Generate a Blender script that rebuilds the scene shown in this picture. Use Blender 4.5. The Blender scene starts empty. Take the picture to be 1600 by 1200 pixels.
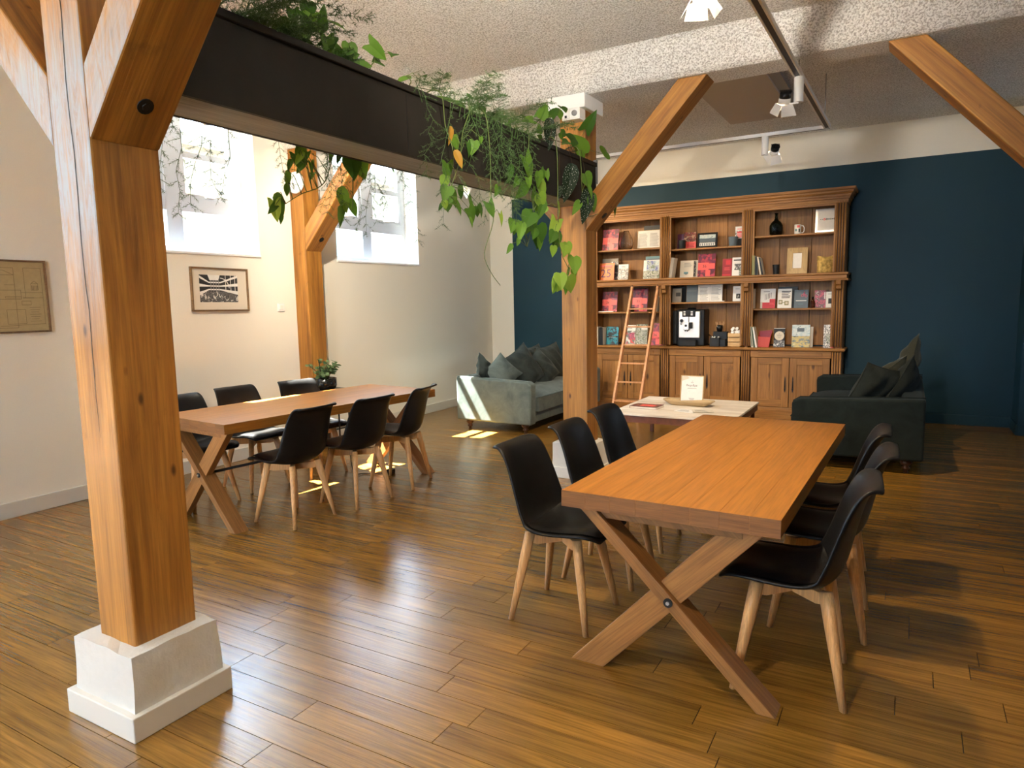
import bpy, bmesh, math, random
from mathutils import Vector, Matrix, Euler
random.seed(7)
S = bpy.context.scene
C = S.collection
PI = math.pi

# ------------------------------------------------------------------ camera, world, sun, exposure
CAM_R = Vector((0.86727187, 0.49740936, -0.02057735))
CAM_U = Vector((-0.04216631, 0.11457978, 0.99251875))
CAM_F = Vector((-0.49604587, 0.85991593, -0.12034574))
CAM_P = Vector((0, 0, 1.6))
FPX = 1074.064
cd = bpy.data.cameras.new('camera')
cam = bpy.data.objects.new('camera', cd)
C.objects.link(cam)
cd.sensor_fit = 'HORIZONTAL'
cd.sensor_width = 36.0
cd.lens = FPX / 1600 * 36.0
cd.clip_start = 0.05
cd.clip_end = 200
cam.matrix_world = Matrix(((CAM_R.x, CAM_U.x, -CAM_F.x, 0), (CAM_R.y, CAM_U.y, -CAM_F.y, 0),
                           (CAM_R.z, CAM_U.z, -CAM_F.z, 1.6), (0, 0, 0, 1)))
S.camera = cam

S.view_settings.view_transform = 'Standard'
S.view_settings.look = 'None'
S.view_settings.gamma = 1.0
S.view_settings.use_curve_mapping = False
S.view_settings.exposure = 1.74

w = bpy.data.worlds.new('sky')
S.world = w
w.use_nodes = True
bg = w.node_tree.nodes['Background']
bg.inputs['Color'].default_value = (0.60, 0.78, 1.0, 1)
bg.inputs['Strength'].default_value = 11.0

sd = bpy.data.lights.new('sun', 'SUN')
sd.energy = 80.0
sd.angle = math.radians(0.55)
sd.color = (1.0, 0.93, 0.80)
sun = bpy.data.objects.new('sun', sd)
C.objects.link(sun)
sun.rotation_euler = Vector((1.0, 0.17, -1.75)).to_track_quat('-Z', 'Y').to_euler()
sun.location = (-20, 0, 20)

S.cycles.use_denoising = True
S.cycles.max_bounces = 10
S.cycles.diffuse_bounces = 6
S.cycles.glossy_bounces = 4
S.cycles.transmission_bounces = 8
S.cycles.transparent_max_bounces = 12
S.cycles.caustics_reflective = False
S.cycles.caustics_refractive = False
S.cycles.sample_clamp_indirect = 6.0

def portal(name, loc, rot, sx, sy):
    l = bpy.data.lights.new(name, 'AREA')
    l.shape = 'RECTANGLE'; l.size = sx; l.size_y = sy
    l.cycles.is_portal = True
    o = bpy.data.objects.new(name, l); C.objects.link(o)
    o.location = loc; o.rotation_euler = rot
    return o

WIN_Y = [(3.50, 5.10), (6.25, 7.85)]      # openings in the left wall
for a, b in WIN_Y:
    portal('window_portal', (-6.33, (a + b) / 2, 2.84), (0, -PI / 2, 0), 1.42, b - a)
ADDED_DOOR_Y = (-2.7, -0.3)           # unseen glazed door, added so sunlit floor brightens the ceiling
portal('window_portal', (-6.33, -1.5, 1.6), (0, -PI / 2, 0), 3.2, 2.4)  # light portal of the added door
FRONT_WIN = [(-2.6, -1.0)]
SP_A, SP_B, SP_C, SP_D, SP_E, SP_F = 115, 92, 22, 55, 75, 75      # track spotlights, watts; the last two are unseen, added to brighten
ADDED_WIN = [(8.65, 9.2)]  # unseen window in the right wall, added to brighten the far ceiling
for a, b in ADDED_WIN:
    portal('window_portal', (4.63, (a + b) / 2, 2.81), (0, PI / 2, 0), 1.38, b - a)
for a, b in FRONT_WIN:
    portal('window_portal', ((a + b) / 2, -3.33, 2.1), (PI / 2, 0, 0), b - a, 1.6)

# ------------------------------------------------------------------ mesh building helpers
class MB:
    def __init__(s): s.v = []; s.f = []; s.mi = []; s.sm = []
    def add(s, vs, fs, mi=0, smooth=False):
        n = len(s.v)
        s.v += [Vector(p) for p in vs]
        for f in fs:
            s.f.append([n + i for i in f]); s.mi.append(mi); s.sm.append(smooth)
        return s
    def box(s, x0, x1, y0, y1, z0, z1, mi=0, M=None):
        vs = [Vector((x, y, z)) for z in (z0, z1) for y in (y0, y1) for x in (x0, x1)]
        if M: vs = [M @ p for p in vs]
        return s.add(vs, [(0, 2, 3, 1), (4, 5, 7, 6), (0, 1, 5, 4), (2, 6, 7, 3), (0, 4, 6, 2), (1, 3, 7, 5)], mi)
    def beam(s, p0, p1, wv, hv, mi=0):
        """bar from p0 to p1 whose half-section is spanned by the vectors wv and hv"""
        p0, p1, wv, hv = map(Vector, (p0, p1, wv, hv))
        vs = [p + a * wv + b * hv for p in (p0, p1) for b in (-1, 1) for a in (-1, 1)]
        return s.add(vs, [(0, 2, 3, 1), (4, 5, 7, 6), (0, 1, 5, 4), (2, 6, 7, 3), (0, 4, 6, 2), (1, 3, 7, 5)], mi)
    def prism(s, poly, d, mi=0):
        """poly: list of 3-D points, extruded by vector d"""
        n = len(poly); d = Vector(d)
        vs = [Vector(p) for p in poly] + [Vector(p) + d for p in poly]
        fs = [tuple(range(n))[::-1], tuple(range(n, 2 * n))]
        for i in range(n):
            j = (i + 1) % n
            fs.append((i, j, n + j, n + i))
        return s.add(vs, fs, mi)
    def tube(s, pts, rad, n=8, mi=0, cap=True, smooth=True):
        pts = [Vector(p) for p in pts]
        if not hasattr(rad, '__len__'): rad = [rad] * len(pts)
        vs = []; prev = None
        for i, p in enumerate(pts):
            t = (pts[min(i + 1, len(pts) - 1)] - pts[max(i - 1, 0)]).normalized()
            if prev is None:
                u = t.orthogonal().normalized()
            else:
                u = prev - t * prev.dot(t)
                u = u.normalized() if u.length > 1e-6 else t.orthogonal().normalized()
            prev = u; v2 = t.cross(u)
            for k in range(n):
                a = 2 * PI * k / n
                vs.append(p + rad[i] * (math.cos(a) * u + math.sin(a) * v2))
        fs = []
        for i in range(len(pts) - 1):
            for k in range(n):
                fs.append((i * n + k, i * n + (k + 1) % n, (i + 1) * n + (k + 1) % n, (i + 1) * n + k))
        s.add(vs, fs, mi, smooth)
        if cap:
            m = len(s.v) - len(vs)
            s.f.append([m + k for k in range(n)][::-1]); s.mi.append(mi); s.sm.append(False)
            e = m + (len(pts) - 1) * n
            s.f.append([e + k for k in range(n)]); s.mi.append(mi); s.sm.append(False)
        return s
    def lathe(s, prof, n=20, c=(0, 0, 0), mi=0, M=None, smooth=True):
        c = Vector(c); vs = []
        for r, z in prof:
            for k in range(n):
                a = 2 * PI * k / n
                p = Vector((r * math.cos(a), r * math.sin(a), z))
                vs.append((M @ p if M else p) + c)
        fs = []
        for i in range(len(prof) - 1):
            for k in range(n):
                fs.append((i * n + k, i * n + (k + 1) % n, (i + 1) * n + (k + 1) % n, (i + 1) * n + k))
        s.add(vs, fs, mi, smooth)
        m = len(s.v) - len(vs)
        if prof[0][0] > 1e-5: s.f.append([m + k for k in range(n)][::-1]); s.mi.append(mi); s.sm.append(False)
        if prof[-1][0] > 1e-5:
            e = m + (len(prof) - 1) * n
            s.f.append([e + k for k in range(n)]); s.mi.append(mi); s.sm.append(False)
        return s
    def grid(s, fn, nu, nv, mi=0, smooth=True, close_u=False):
        vs = [fn(i / (nu if close_u else nu - 1), j / (nv - 1)) for j in range(nv) for i in range(nu)]
        fs = []
        for j in range(nv - 1):
            for i in range(nu if close_u else nu - 1):
                k = (i + 1) % nu
                fs.append((j * nu + i, j * nu + k, (j + 1) * nu + k, (j + 1) * nu + i))
        return s.add(vs, fs, mi, smooth)
    def build(s, name, mats, parent=None, off=None, bevel=0, seg=2, subsurf=0, solid=0):
        if off is None: off = base_of(parent) if parent else Vector((0, 0, 0))
        off = Vector(off)
        me = bpy.data.meshes.new(name)
        me.from_pydata([p - off for p in s.v], [], s.f)
        if not isinstance(mats, (list, tuple)): mats = [mats]
        for m in mats: me.materials.append(m)
        for p, mi, sm in zip(me.polygons, s.mi, s.sm):
            p.material_index = mi; p.use_smooth = sm
        me.update()
        return put(name, me, parent, None if parent else off, bevel, seg, subsurf, solid)

def base_of(o):
    v = Vector((0, 0, 0))
    while o is not None:
        if o.get('_local'): return Vector((0, 0, 0))
        v += o.location; o = o.parent
    return v

def put(name, me, parent=None, loc=None, bevel=0, seg=2, subsurf=0, solid=0):
    o = bpy.data.objects.new(name, me)
    C.objects.link(o)
    if loc is not None: o.location = loc
    if parent: o.parent = parent
    if solid:
        m = o.modifiers.new('solid', 'SOLIDIFY'); m.thickness = solid; m.offset = -1
    if bevel:
        m = o.modifiers.new('bevel', 'BEVEL'); m.width = bevel; m.segments = seg; m.limit_method = 'ANGLE'; m.angle_limit = math.radians(40)
    if subsurf:
        m = o.modifiers.new('subsurf', 'SUBSURF'); m.levels = subsurf; m.render_levels = subsurf
    return o

def thing(name, label, cat, loc=(0, 0, 0), rotz=0.0, group=None, local=False):
    o = bpy.data.objects.new(name, None)
    C.objects.link(o)
    o.empty_display_size = 0.1
    o.location = loc; o.rotation_euler = (0, 0, rotz)
    o['label'] = label; o['category'] = cat
    if group: o['group'] = group
    if local: o['_local'] = 1
    return o
def tag(o, label, cat, group=None):
    o['label'] = label; o['category'] = cat
    if group: o['group'] = group
    return o
def struct(o):
    o['kind'] = 'structure'; return o
def stuff(o):
    o['kind'] = 'stuff'; return o
def kids(o): return [c for c in bpy.data.objects if c.parent == o]
def copy_tree(o, loc=None, rotz=None, label=None, group=None, parent=None):
    c = o.copy(); C.objects.link(c)
    if parent: c.parent = parent
    if loc is not None: c.location = loc
    if rotz is not None: c.rotation_euler = (0, 0, rotz)
    if label: c['label'] = label
    if group: c['group'] = group
    for k in kids(o): copy_tree(k, parent=c)
    return c

# ------------------------------------------------------------------ materials
def new_mat(name):
    m = bpy.data.materials.new(name); m.use_nodes = True
    nt = m.node_tree
    return m, nt, nt.nodes['Principled BSDF']
def N(nt, t, **kw):
    n = nt.nodes.new(t)
    for k, v in kw.items(): setattr(n, k, v)
    return n
def L(nt, a, b): nt.links.new(a, b)
def ramp(nt, fac, stops, interp='LINEAR'):
    r = N(nt, 'ShaderNodeValToRGB'); r.color_ramp.interpolation = interp
    el = r.color_ramp.elements
    while len(el) < len(stops): el.new(0.5)
    for e, (p, c) in zip(el, stops):
        e.position = p; e.color = (*c, 1) if len(c) == 3 else c
    if fac is not None: L(nt, fac, r.inputs['Fac'])
    return r
def coords(nt, scale=(1, 1, 1), rnd=0.0, rot=None):
    tc = N(nt, 'ShaderNodeTexCoord')
    out = tc.outputs['Object']
    if rot:
        m0 = N(nt, 'ShaderNodeMapping'); m0.inputs['Rotation'].default_value = rot; L(nt, out, m0.inputs['Vector']); out = m0.outputs[0]
    if rnd:
        oi = N(nt, 'ShaderNodeObjectInfo')
        mu = N(nt, 'ShaderNodeVectorMath', operation='SCALE'); mu.inputs[0].default_value = (3.1, 7.3, 5.7)
        L(nt, oi.outputs['Random'], mu.inputs['Scale'])
        ad = N(nt, 'ShaderNodeVectorMath', operation='ADD')
        sc = N(nt, 'ShaderNodeVectorMath', operation='SCALE'); sc.inputs['Scale'].default_value = rnd
        L(nt, mu.outputs[0], sc.inputs[0])
        L(nt, out, ad.inputs[0]); L(nt, sc.outputs[0], ad.inputs[1]); out = ad.outputs[0]
    mp = N(nt, 'ShaderNodeMapping'); mp.inputs['Scale'].default_value = scale
    L(nt, out, mp.inputs['Vector'])
    return mp.outputs[0]
def noise(nt, vec, scale, detail=4, rough=0.55, dist=0.0):
    n = N(nt, 'ShaderNodeTexNoise'); n.inputs['Scale'].default_value = scale; n.inputs['Detail'].default_value = detail
    n.inputs['Roughness'].default_value = rough; n.inputs['Distortion'].default_value = dist
    if vec is not None: L(nt, vec, n.inputs['Vector'])
    return n.outputs['Fac']
def mixc(nt, fac, a, b, mode='MIX'):
    m = N(nt, 'ShaderNodeMix', data_type='RGBA', blend_type=mode)
    if isinstance(fac, (int, float)): m.inputs['Factor'].default_value = fac
    else: L(nt, fac, m.inputs['Factor'])
    for s, v in ((m.inputs[6], a), (m.inputs[7], b)):
        if isinstance(v, tuple): s.default_value = (*v, 1)
        else: L(nt, v, s)
    return m.outputs[2]
def math_n(nt, op, a, b=None, clamp=False):
    m = N(nt, 'ShaderNodeMath', operation=op, use_clamp=clamp)
    for i, v in enumerate((a, b)):
        if v is None: continue
        if isinstance(v, (int, float)): m.inputs[i].default_value = v
        else: L(nt, v, m.inputs[i])
    return m.outputs[0]
def bump(nt, bs, h, strength, dist=0.01):
    b = N(nt, 'ShaderNodeBump'); b.inputs['Strength'].default_value = strength; b.inputs['Distance'].default_value = dist
    L(nt, h, b.inputs['Height']); L(nt, b.outputs[0], bs.inputs['Normal'])

def plain(name, col, rough=0.5, metal=0.0, spec=0.5, var=0.0, bmp=0.0, bscale=40, emit=None):
    m, nt, b = new_mat(name)
    b.inputs['Base Color'].default_value = (*col, 1); b.inputs['Roughness'].default_value = rough
    b.inputs['Metallic'].default_value = metal; b.inputs['Specular IOR Level'].default_value = spec
    v = coords(nt)
    n = noise(nt, v, bscale, 3)
    if var:
        r = ramp(nt, n, [(0.3, tuple(c * (1 - var) for c in col)), (0.7, tuple(min(1, c * (1 + var)) for c in col))])
        L(nt, r.outputs[0], b.inputs['Base Color'])
    if bmp: bump(nt, b, n, bmp)
    if emit:
        b.inputs['Emission Color'].default_value = (*emit[0], 1); b.inputs['Emission Strength'].default_value = emit[1]
    return m

def wood(name, dark, light, grain='Z', scale=1.0, rough=0.5, bmp=0.15, rnd=1.0, vary=0.18, contrast=0.25, spec=0.4, knots=0, coat=0.0, wash=False, attr=False, rot=None, fine=0.75):
    m, nt, b = new_mat(name)
    st = {'X': (0.55, 9, 9), 'Y': (9, 0.55, 9), 'Z': (9, 9, 0.55)}[grain]
    fn = {'X': (3, 90, 90), 'Y': (90, 3, 90), 'Z': (90, 90, 3)}[grain]
    v = coords(nt, tuple(c * scale for c in st), rnd, rot)
    n1 = noise(nt, v, 1.0, 6, 0.62, 1.4)
    v2 = coords(nt, tuple(c * scale for c in fn), rnd, rot)
    n2 = noise(nt, v2, 1.0, 3, 0.6, 0.3)
    r = ramp(nt, n1, [(0.5 - contrast, dark), (0.5 + contrast, light)])
    r2 = ramp(nt, n2, [(0.32, (0.62, 0.62, 0.62)), (0.62, (1.08, 1.08, 1.08))])
    col = mixc(nt, fine, r.outputs[0], r2.outputs[0], 'MULTIPLY')
    if vary:
        if attr:
            at = N(nt, 'ShaderNodeAttribute', attribute_name='rnd'); rv = at.outputs['Fac']
        else:
            oi = N(nt, 'ShaderNodeObjectInfo'); rv = oi.outputs['Random']
        rr = ramp(nt, rv, [(0.0, (1 - vary,) * 3), (1.0, (1 + vary,) * 3)])
        col = mixc(nt, 1.0, col, rr.outputs[0], 'MULTIPLY')
    if knots:
        kv = coords(nt, {'X': (0.45, 1, 1), 'Y': (1, 0.45, 1), 'Z': (1, 1, 0.45)}[grain], rnd)
        vo = N(nt, 'ShaderNodeTexVoronoi'); vo.inputs['Scale'].default_value = knots
        L(nt, kv, vo.inputs['Vector'])
        kf = ramp(nt, vo.outputs['Distance'], [(0.05, (1, 1, 1)), (0.13, (0, 0, 0))])
        sp = noise(nt, coords(nt, (1, 1, 1), rnd), 1.7, 3)
        sp = ramp(nt, sp, [(0.44, (0, 0, 0)), (0.50, (1, 1, 1))])
        kk = math_n(nt, 'MULTIPLY', kf.outputs[0], sp.outputs[0])
        col = mixc(nt, math_n(nt, 'MULTIPLY', kk, 0.85), col, (dark[0] * 0.25, dark[1] * 0.2, dark[2] * 0.2))
        sm = noise(nt, coords(nt, (3.2, 3.2, 2.0), rnd), 1.0, 6, 0.65, 0.5)
        sm = ramp(nt, sm, [(0.60, (0, 0, 0)), (0.72, (1, 1, 1))])
        col = mixc(nt, math_n(nt, 'MULTIPLY', sm.outputs[0], 0.55), col, (dark[0] * 0.3, dark[1] * 0.3, dark[2] * 0.4))
    if wash:
        tc = N(nt, 'ShaderNodeTexCoord')
        sx = N(nt, 'ShaderNodeSeparateXYZ'); L(nt, tc.outputs['Normal'], sx.inputs[0])
        face = ramp(nt, math_n(nt, 'MULTIPLY', sx.outputs['Y'], -1.0), [(0.6, (0, 0, 0)), (0.8, (1, 1, 1))])
        sz = N(nt, 'ShaderNodeSeparateXYZ'); L(nt, tc.outputs['Object'], sz.inputs[0])
        hz = N(nt, 'ShaderNodeMapRange'); hz.inputs[1].default_value = 1.45; hz.inputs[2].default_value = 2.0
        L(nt, sz.outputs['Z'], hz.inputs[0])
        up = N(nt, 'ShaderNodeMapRange'); up.inputs[1].default_value = 2.75; up.inputs[2].default_value = 2.45
        L(nt, sz.outputs['Z'], up.inputs[0])
        wn = noise(nt, coords(nt, (26, 26, 3.5)), 1.0, 8, 0.75, 1.2)
        f = math_n(nt, 'MULTIPLY', hz.outputs[0], up.outputs[0])
        f = math_n(nt, 'MULTIPLY', f, math_n(nt, 'ADD', math_n(nt, 'SUBTRACT', math_n(nt, 'MULTIPLY', wn, 2.6), 1.3), 0.60, True))
        f = math_n(nt, 'MULTIPLY', math_n(nt, 'MULTIPLY', f, face.outputs[0], True), 1.25, True)
        col = mixc(nt, f, col, (0.29, 0.315, 0.35))
    L(nt, col, b.inputs['Base Color'])
    b.inputs['Roughness'].default_value = rough
    b.inputs['Specular IOR Level'].default_value = spec
    if coat:
        b.inputs['Coat Weight'].default_value = coat; b.inputs['Coat Roughness'].default_value = 0.12
    if bmp: bump(nt, b, n2, bmp, 0.004)
    return m

def glass(name, col=(1, 1, 1), rough=0.0):
    m, nt, b = new_mat(name)
    b.inputs['Base Color'].default_value = (*col, 1)
    b.inputs['Transmission Weight'].default_value = 1.0
    b.inputs['Roughness'].default_value = rough
    b.inputs['IOR'].default_value = 1.45
    return m
def pane_mat(name, tint=(0.96, 0.98, 1.0), gloss=0.06, haze=0.0):
    """thin window glass: straight-through transmission plus a weak reflection (and milky scatter for frosted panes)"""
    m = bpy.data.materials.new(name); m.use_nodes = True
    nt = m.node_tree; nt.nodes.clear()
    out = N(nt, 'ShaderNodeOutputMaterial')
    tr = N(nt, 'ShaderNodeBsdfTransparent'); tr.inputs['Color'].default_value = (*tint, 1)
    gl = N(nt, 'ShaderNodeBsdfGlossy'); gl.inputs['Roughness'].default_value = 0.02
    mx = N(nt, 'ShaderNodeMixShader'); mx.inputs[0].default_value = gloss
    L(nt, tr.outputs[0], mx.inputs[1]); L(nt, gl.outputs[0], mx.inputs[2])
    last = mx
    if haze:
        tl = N(nt, 'ShaderNodeBsdfTranslucent'); tl.inputs['Color'].default_value = (0.95, 0.95, 0.95, 1)
        m2 = N(nt, 'ShaderNodeMixShader'); m2.inputs[0].default_value = haze
        L(nt, mx.outputs[0], m2.inputs[1]); L(nt, tl.outputs[0], m2.inputs[2]); last = m2
    L(nt, last.outputs[0], out.inputs['Surface'])
    return m
def velvet(name, dark, light, sheen=0.22):
    m, nt, b = new_mat(name)
    n = noise(nt, coords(nt, (1, 1, 1), 1.0), 5.0, 6, 0.65, 0.6)
    r = ramp(nt, n, [(0.3, dark), (0.7, light)])
    L(nt, r.outputs[0], b.inputs['Base Color'])
    b.inputs['Roughness'].default_value = 0.9; b.inputs['Specular IOR Level'].default_value = 0.15
    b.inputs['Sheen Weight'].default_value = sheen
    b.inputs['Sheen Roughness'].default_value = 0.35
    b.inputs['Sheen Tint'].default_value = (0.85, 0.9, 0.88, 1)
    n2 = noise(nt, coords(nt), 120, 2)
    bump(nt, b, n2, 0.08, 0.002)
    return m
def leafmat(name, c1, c2, dots=False):
    m, nt, b = new_mat(name)
    oi = N(nt, 'ShaderNodeObjectInfo')
    r = ramp(nt, oi.outputs['Random'], [(0.0, c1), (1.0, c2)])
    col = r.outputs[0]
    if dots:
        vo = N(nt, 'ShaderNodeTexVoronoi'); vo.inputs['Scale'].default_value = 22; L(nt, coords(nt, (1, 1.2, 0.0)), vo.inputs['Vector'])
        d = ramp(nt, vo.outputs['Distance'], [(0.16, (0.7, 0.7, 0.6)), (0.22, c1)])
        col = d.outputs[0]
    else:
        n = noise(nt, coords(nt), 9, 3)
        col = mixc(nt, n, col, r.outputs[0])
    L(nt, col, b.inputs['Base Color']); b.inputs['Roughness'].default_value = 0.55; b.inputs['Specular IOR Level'].default_value = 0.3
    tl = N(nt, 'ShaderNodeBsdfTranslucent'); L(nt, col, tl.inputs['Color'])
    mx = N(nt, 'ShaderNodeMixShader'); mx.inputs[0].default_value = 0.35
    out = nt.nodes['Material Output']
    L(nt, b.outputs[0], mx.inputs[1]); L(nt, tl.outputs[0], mx.inputs[2]); L(nt, mx.outputs[0], out.inputs['Surface'])
    return m
def picture(name, cols, scale=12, stretch=(1, 1, 1), seed=0.0, kind='noise'):
    """flat print: a mosaic of a few ink colours"""
    m, nt, b = new_mat(name)
    v = coords(nt, stretch)
    ad = N(nt, 'ShaderNodeVectorMath', operation='ADD'); ad.inputs[1].default_value = (seed, seed * 1.7, seed * 0.6); L(nt, v, ad.inputs[0])
    if kind == 'noise':
        f = noise(nt, ad.outputs[0], scale, 5, 0.7, 0.4)
        lo, hi = 0.30, 0.70
    else:
        vo = N(nt, 'ShaderNodeTexVoronoi'); vo.inputs['Scale'].default_value = scale; L(nt, ad.outputs[0], vo.inputs['Vector'])
        sx = N(nt, 'ShaderNodeSeparateColor'); L(nt, vo.outputs['Color'], sx.inputs[0]); f = sx.outputs[0]
        lo, hi = 0.0, 1.0
    st = [(lo + (hi - lo) * i / len(cols), c) for i, c in enumerate(cols)]
    r = ramp(nt, f, st, 'CONSTANT')
    L(nt, r.outputs[0], b.inputs['Base Color']); b.inputs['Roughness'].default_value = 0.4
    return m

M = {}
M['floor'] = wood('oak_parquet', (0.112, 0.049, 0.0068), (0.33, 0.168, 0.026), 'X', 1.0, 0.25, 0.22, 1.0, 0.13, 0.30, 1.0, fine=1.0)
M['floor_far'] = wood('oak_parquet_far', (0.112, 0.049, 0.0068), (0.33, 0.168, 0.026), 'X', 1.0, 0.25, 0.22, 0.0, 0.13, 0.30, 1.0, attr=True, fine=1.0)
M['joint'] = plain('dark_joint', (0.02, 0.012, 0.006), 0.8)
M['column'] = wood('old_beam_wood', (0.155, 0.053, 0.006), (0.47, 0.21, 0.036), 'Z', 0.8, 0.5, 0.3, 1.0, 0.08, 0.24, 0.4, knots=9)
for sgn, nm in ((1, 'brace_r'), (-1, 'brace_l')):
    M[nm] = wood('old_brace_wood', (0.155, 0.053, 0.006), (0.47, 0.21, 0.036), 'Z', 0.8, 0.5, 0.3, 1.0, 0.08, 0.24, 0.4, knots=9, rot=(0, -sgn * .743, 0))
    M[nm + '_wash'] = wood('old_brace_wood_limewashed', (0.155, 0.053, 0.006), (0.47, 0.21, 0.036), 'Z', 0.8, 0.5, 0.3, 1.0, 0.0, 0.24, 0.4, knots=9, wash=True, rot=(0, -sgn * .743, 0))
M['column_wash'] = wood('old_beam_wood_limewashed', (0.155, 0.053, 0.006), (0.47, 0.21, 0.036), 'Z', 0.8, 0.5, 0.3, 1.0, 0.0, 0.24, 0.4, knots=9, wash=True)
M['wall'] = plain('white_wall_paint', (0.80, 0.765, 0.67), 0.75, 0, 0.3, 0.015, 0.04, 120)
M['teal'] = plain('petrol_wall_paint', (0.0042, 0.036, 0.056), 0.62, 0, 0.35, 0.03, 0.04, 120)
M['skirt'] = plain('white_skirting_paint', (0.60, 0.575, 0.515), 0.45)
M['plinth'] = plain('rough_white_plaster', (0.56, 0.545, 0.50), 0.8, 0, 0.3, 0.02, 0.35, 30)
M['frame_white'] = plain('grey_white_window_paint', (0.70, 0.73, 0.76), 0.45)
M['sill_white'] = plain('white_sill_paint', (0.84, 0.85, 0.86), 0.5)
M['pane'] = pane_mat('window_glass')
M['pane_frosted'] = pane_mat('frosted_window_glass', (0.8, 0.8, 0.78), 0.04, 0.75)
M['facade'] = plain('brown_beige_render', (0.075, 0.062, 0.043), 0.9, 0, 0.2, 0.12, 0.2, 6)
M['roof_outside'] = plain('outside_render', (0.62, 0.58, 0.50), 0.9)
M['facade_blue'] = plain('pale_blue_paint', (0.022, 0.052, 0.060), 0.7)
M['table'] = wood('oak_table', (0.30, 0.112, 0.014), (0.42, 0.168, 0.024), 'Y', 1.1, 0.36, 0.05, 1.0, 0.035, 0.30, 0.45)
for sgn, nm in ((-1, 'table_leg'), (1, 'table_leg_b')):
    k = 1.0 if sgn < 0 else 1.25
    M[nm] = wood('oak_' + nm, (0.17 * k, 0.073 * k, 0.019 * k), (0.30 * k, 0.142 * k, 0.042 * k), 'Z', 1.4, 0.5, 0.12, 1.0, 0.05, 0.26, 0.4, rot=(0, -sgn * .80, 0))
M['end_grain'] = wood('oak_end_grain', (0.13, 0.052, 0.016), (0.25, 0.112, 0.036), 'X', 2.5, 0.5, 0.10, 1.0, 0.03, 0.28, 0.35)
M['pine_groove'] = plain('shaded_pine_groove', (0.085, 0.03, 0.007), 0.6)  # darker pine, paints the shade into the flutes
M['beech'] = wood('beech_leg', (0.50, 0.26, 0.10), (0.64, 0.37, 0.155), 'Z', 2.0, 0.42, 0.05, 1.0, 0.06, 0.3, 0.4)
M['shell'] = plain('black_plastic_shell', (0.0045, 0.0045, 0.0048), 0.42, 0, 0.28, 0.0, 0.03, 200)
M['pad'] = plain('black_leatherette', (0.004, 0.004, 0.0042), 0.36, 0, 0.32, 0.0, 0.10, 160)
M['black_metal'] = plain('black_metal', (0.007, 0.007, 0.007), 0.45, 0.0, 0.35)
M['trough'] = plain('dark_steel_panel', (0.018, 0.0145, 0.011), 0.6, 0.0, 0.15, 0.15, 0.05, 5)
M['trough_under'] = wood('grey_underside_board', (0.19, 0.18, 0.16), (0.29, 0.275, 0.25), 'Y', 1.2, 0.6, 0.2, 0.0, 0.0)
M['soil'] = plain('potting_soil', (0.03, 0.02, 0.012), 0.95, 0, 0.2, 0.4, 0.8, 60)
M['pine'] = wood('waxed_pine', (0.185, 0.074, 0.014), (0.40, 0.190, 0.052), 'Z', 0.9, 0.5, 0.14, 1.0, 0.12, 0.26, 0.35, knots=5)
M['pine_x'] = wood('waxed_pine_crosswise', (0.185, 0.074, 0.014), (0.40, 0.190, 0.052), 'X', 0.9, 0.5, 0.14, 1.0, 0.10, 0.26, 0.35)
M['ladder'] = wood('ladder_wood', (0.46, 0.20, 0.085), (0.66, 0.35, 0.165), 'Z', 1.0, 0.5, 0.08, 1.0, 0.05)
M['velvet_l'] = velvet('grey_green_velvet', (0.075, 0.098, 0.092), (0.15, 0.182, 0.17))
M['velvet_r'] = velvet('dark_green_velvet', (0.0055, 0.0085, 0.008), (0.0135, 0.0195, 0.018), 0.03)
M['cushion'] = velvet('dark_grey_velvet', (0.022, 0.030, 0.028), (0.056, 0.068, 0.062))
M['cushion_r'] = velvet('deep_green_velvet', (0.008, 0.0105, 0.009), (0.021, 0.025, 0.021), 0.05)
M['cushion_o'] = velvet('olive_velvet', (0.02, 0.021, 0.013), (0.05, 0.05, 0.033))
M['dark_turned'] = plain('dark_turned_wood', (0.06, 0.022, 0.01), 0.3, 0, 0.5, 0.2, 0, 20)
M['lime_top'] = wood('limed_table_top', (0.60, 0.50, 0.38), (0.90, 0.84, 0.74), 'X', 1.2, 0.6, 0.25, 0.0, 0.05, 0.22, 0.3)
M['redwood'] = plain('red_brown_wood', (0.14, 0.045, 0.022), 0.4, 0, 0.5, 0.2, 0.05, 25)
M['white_metal'] = plain('white_powder_coat', (0.78, 0.77, 0.74), 0.4)
M['grey_metal'] = plain('grey_metal', (0.30, 0.30, 0.30), 0.35, 0.7)
M['panel_board'] = plain('beige_ceiling_board', (0.50, 0.44, 0.37), 0.8)
M['gold_flap'] = plain('lit_flap', (0.75, 0.70, 0.45), 0.4, emit=((1.0, 0.85, 0.35), 1.2))
M['lamp_glow'] = plain('lamp_lens', (1, 1, 1), 0.4, emit=((1.0, 0.86, 0.62), 45.0))
M['lamp_flap_lit'] = plain('white_flap', (0.85, 0.83, 0.78), 0.5)
M['paper'] = plain('white_paper', (0.76, 0.74, 0.69), 0.7, 0, 0.3, 0.03)
M['pages'] = plain('book_pages', (0.66, 0.60, 0.50), 0.8, 0, 0.3, 0.06, 0, 200)
M['black'] = plain('black_lacquer', (0.004, 0.004, 0.004), 0.4, 0, 0.3)
M['charcoal'] = plain('charcoal_plastic', (0.013, 0.014, 0.015), 0.5, 0, 0.3)
M['ink'] = plain('black_ink', (0.03, 0.03, 0.03), 0.6)
M['ink_grey'] = plain('grey_ink', (0.25, 0.24, 0.22), 0.6)
M['silver'] = plain('silver_front', (0.72, 0.72, 0.70), 0.3, 0.35)
M['red_mag'] = plain('red_cover', (0.55, 0.045, 0.05), 0.4)
M['coral'] = plain('coral_print', (0.80, 0.10, 0.09), 0.4)
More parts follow.
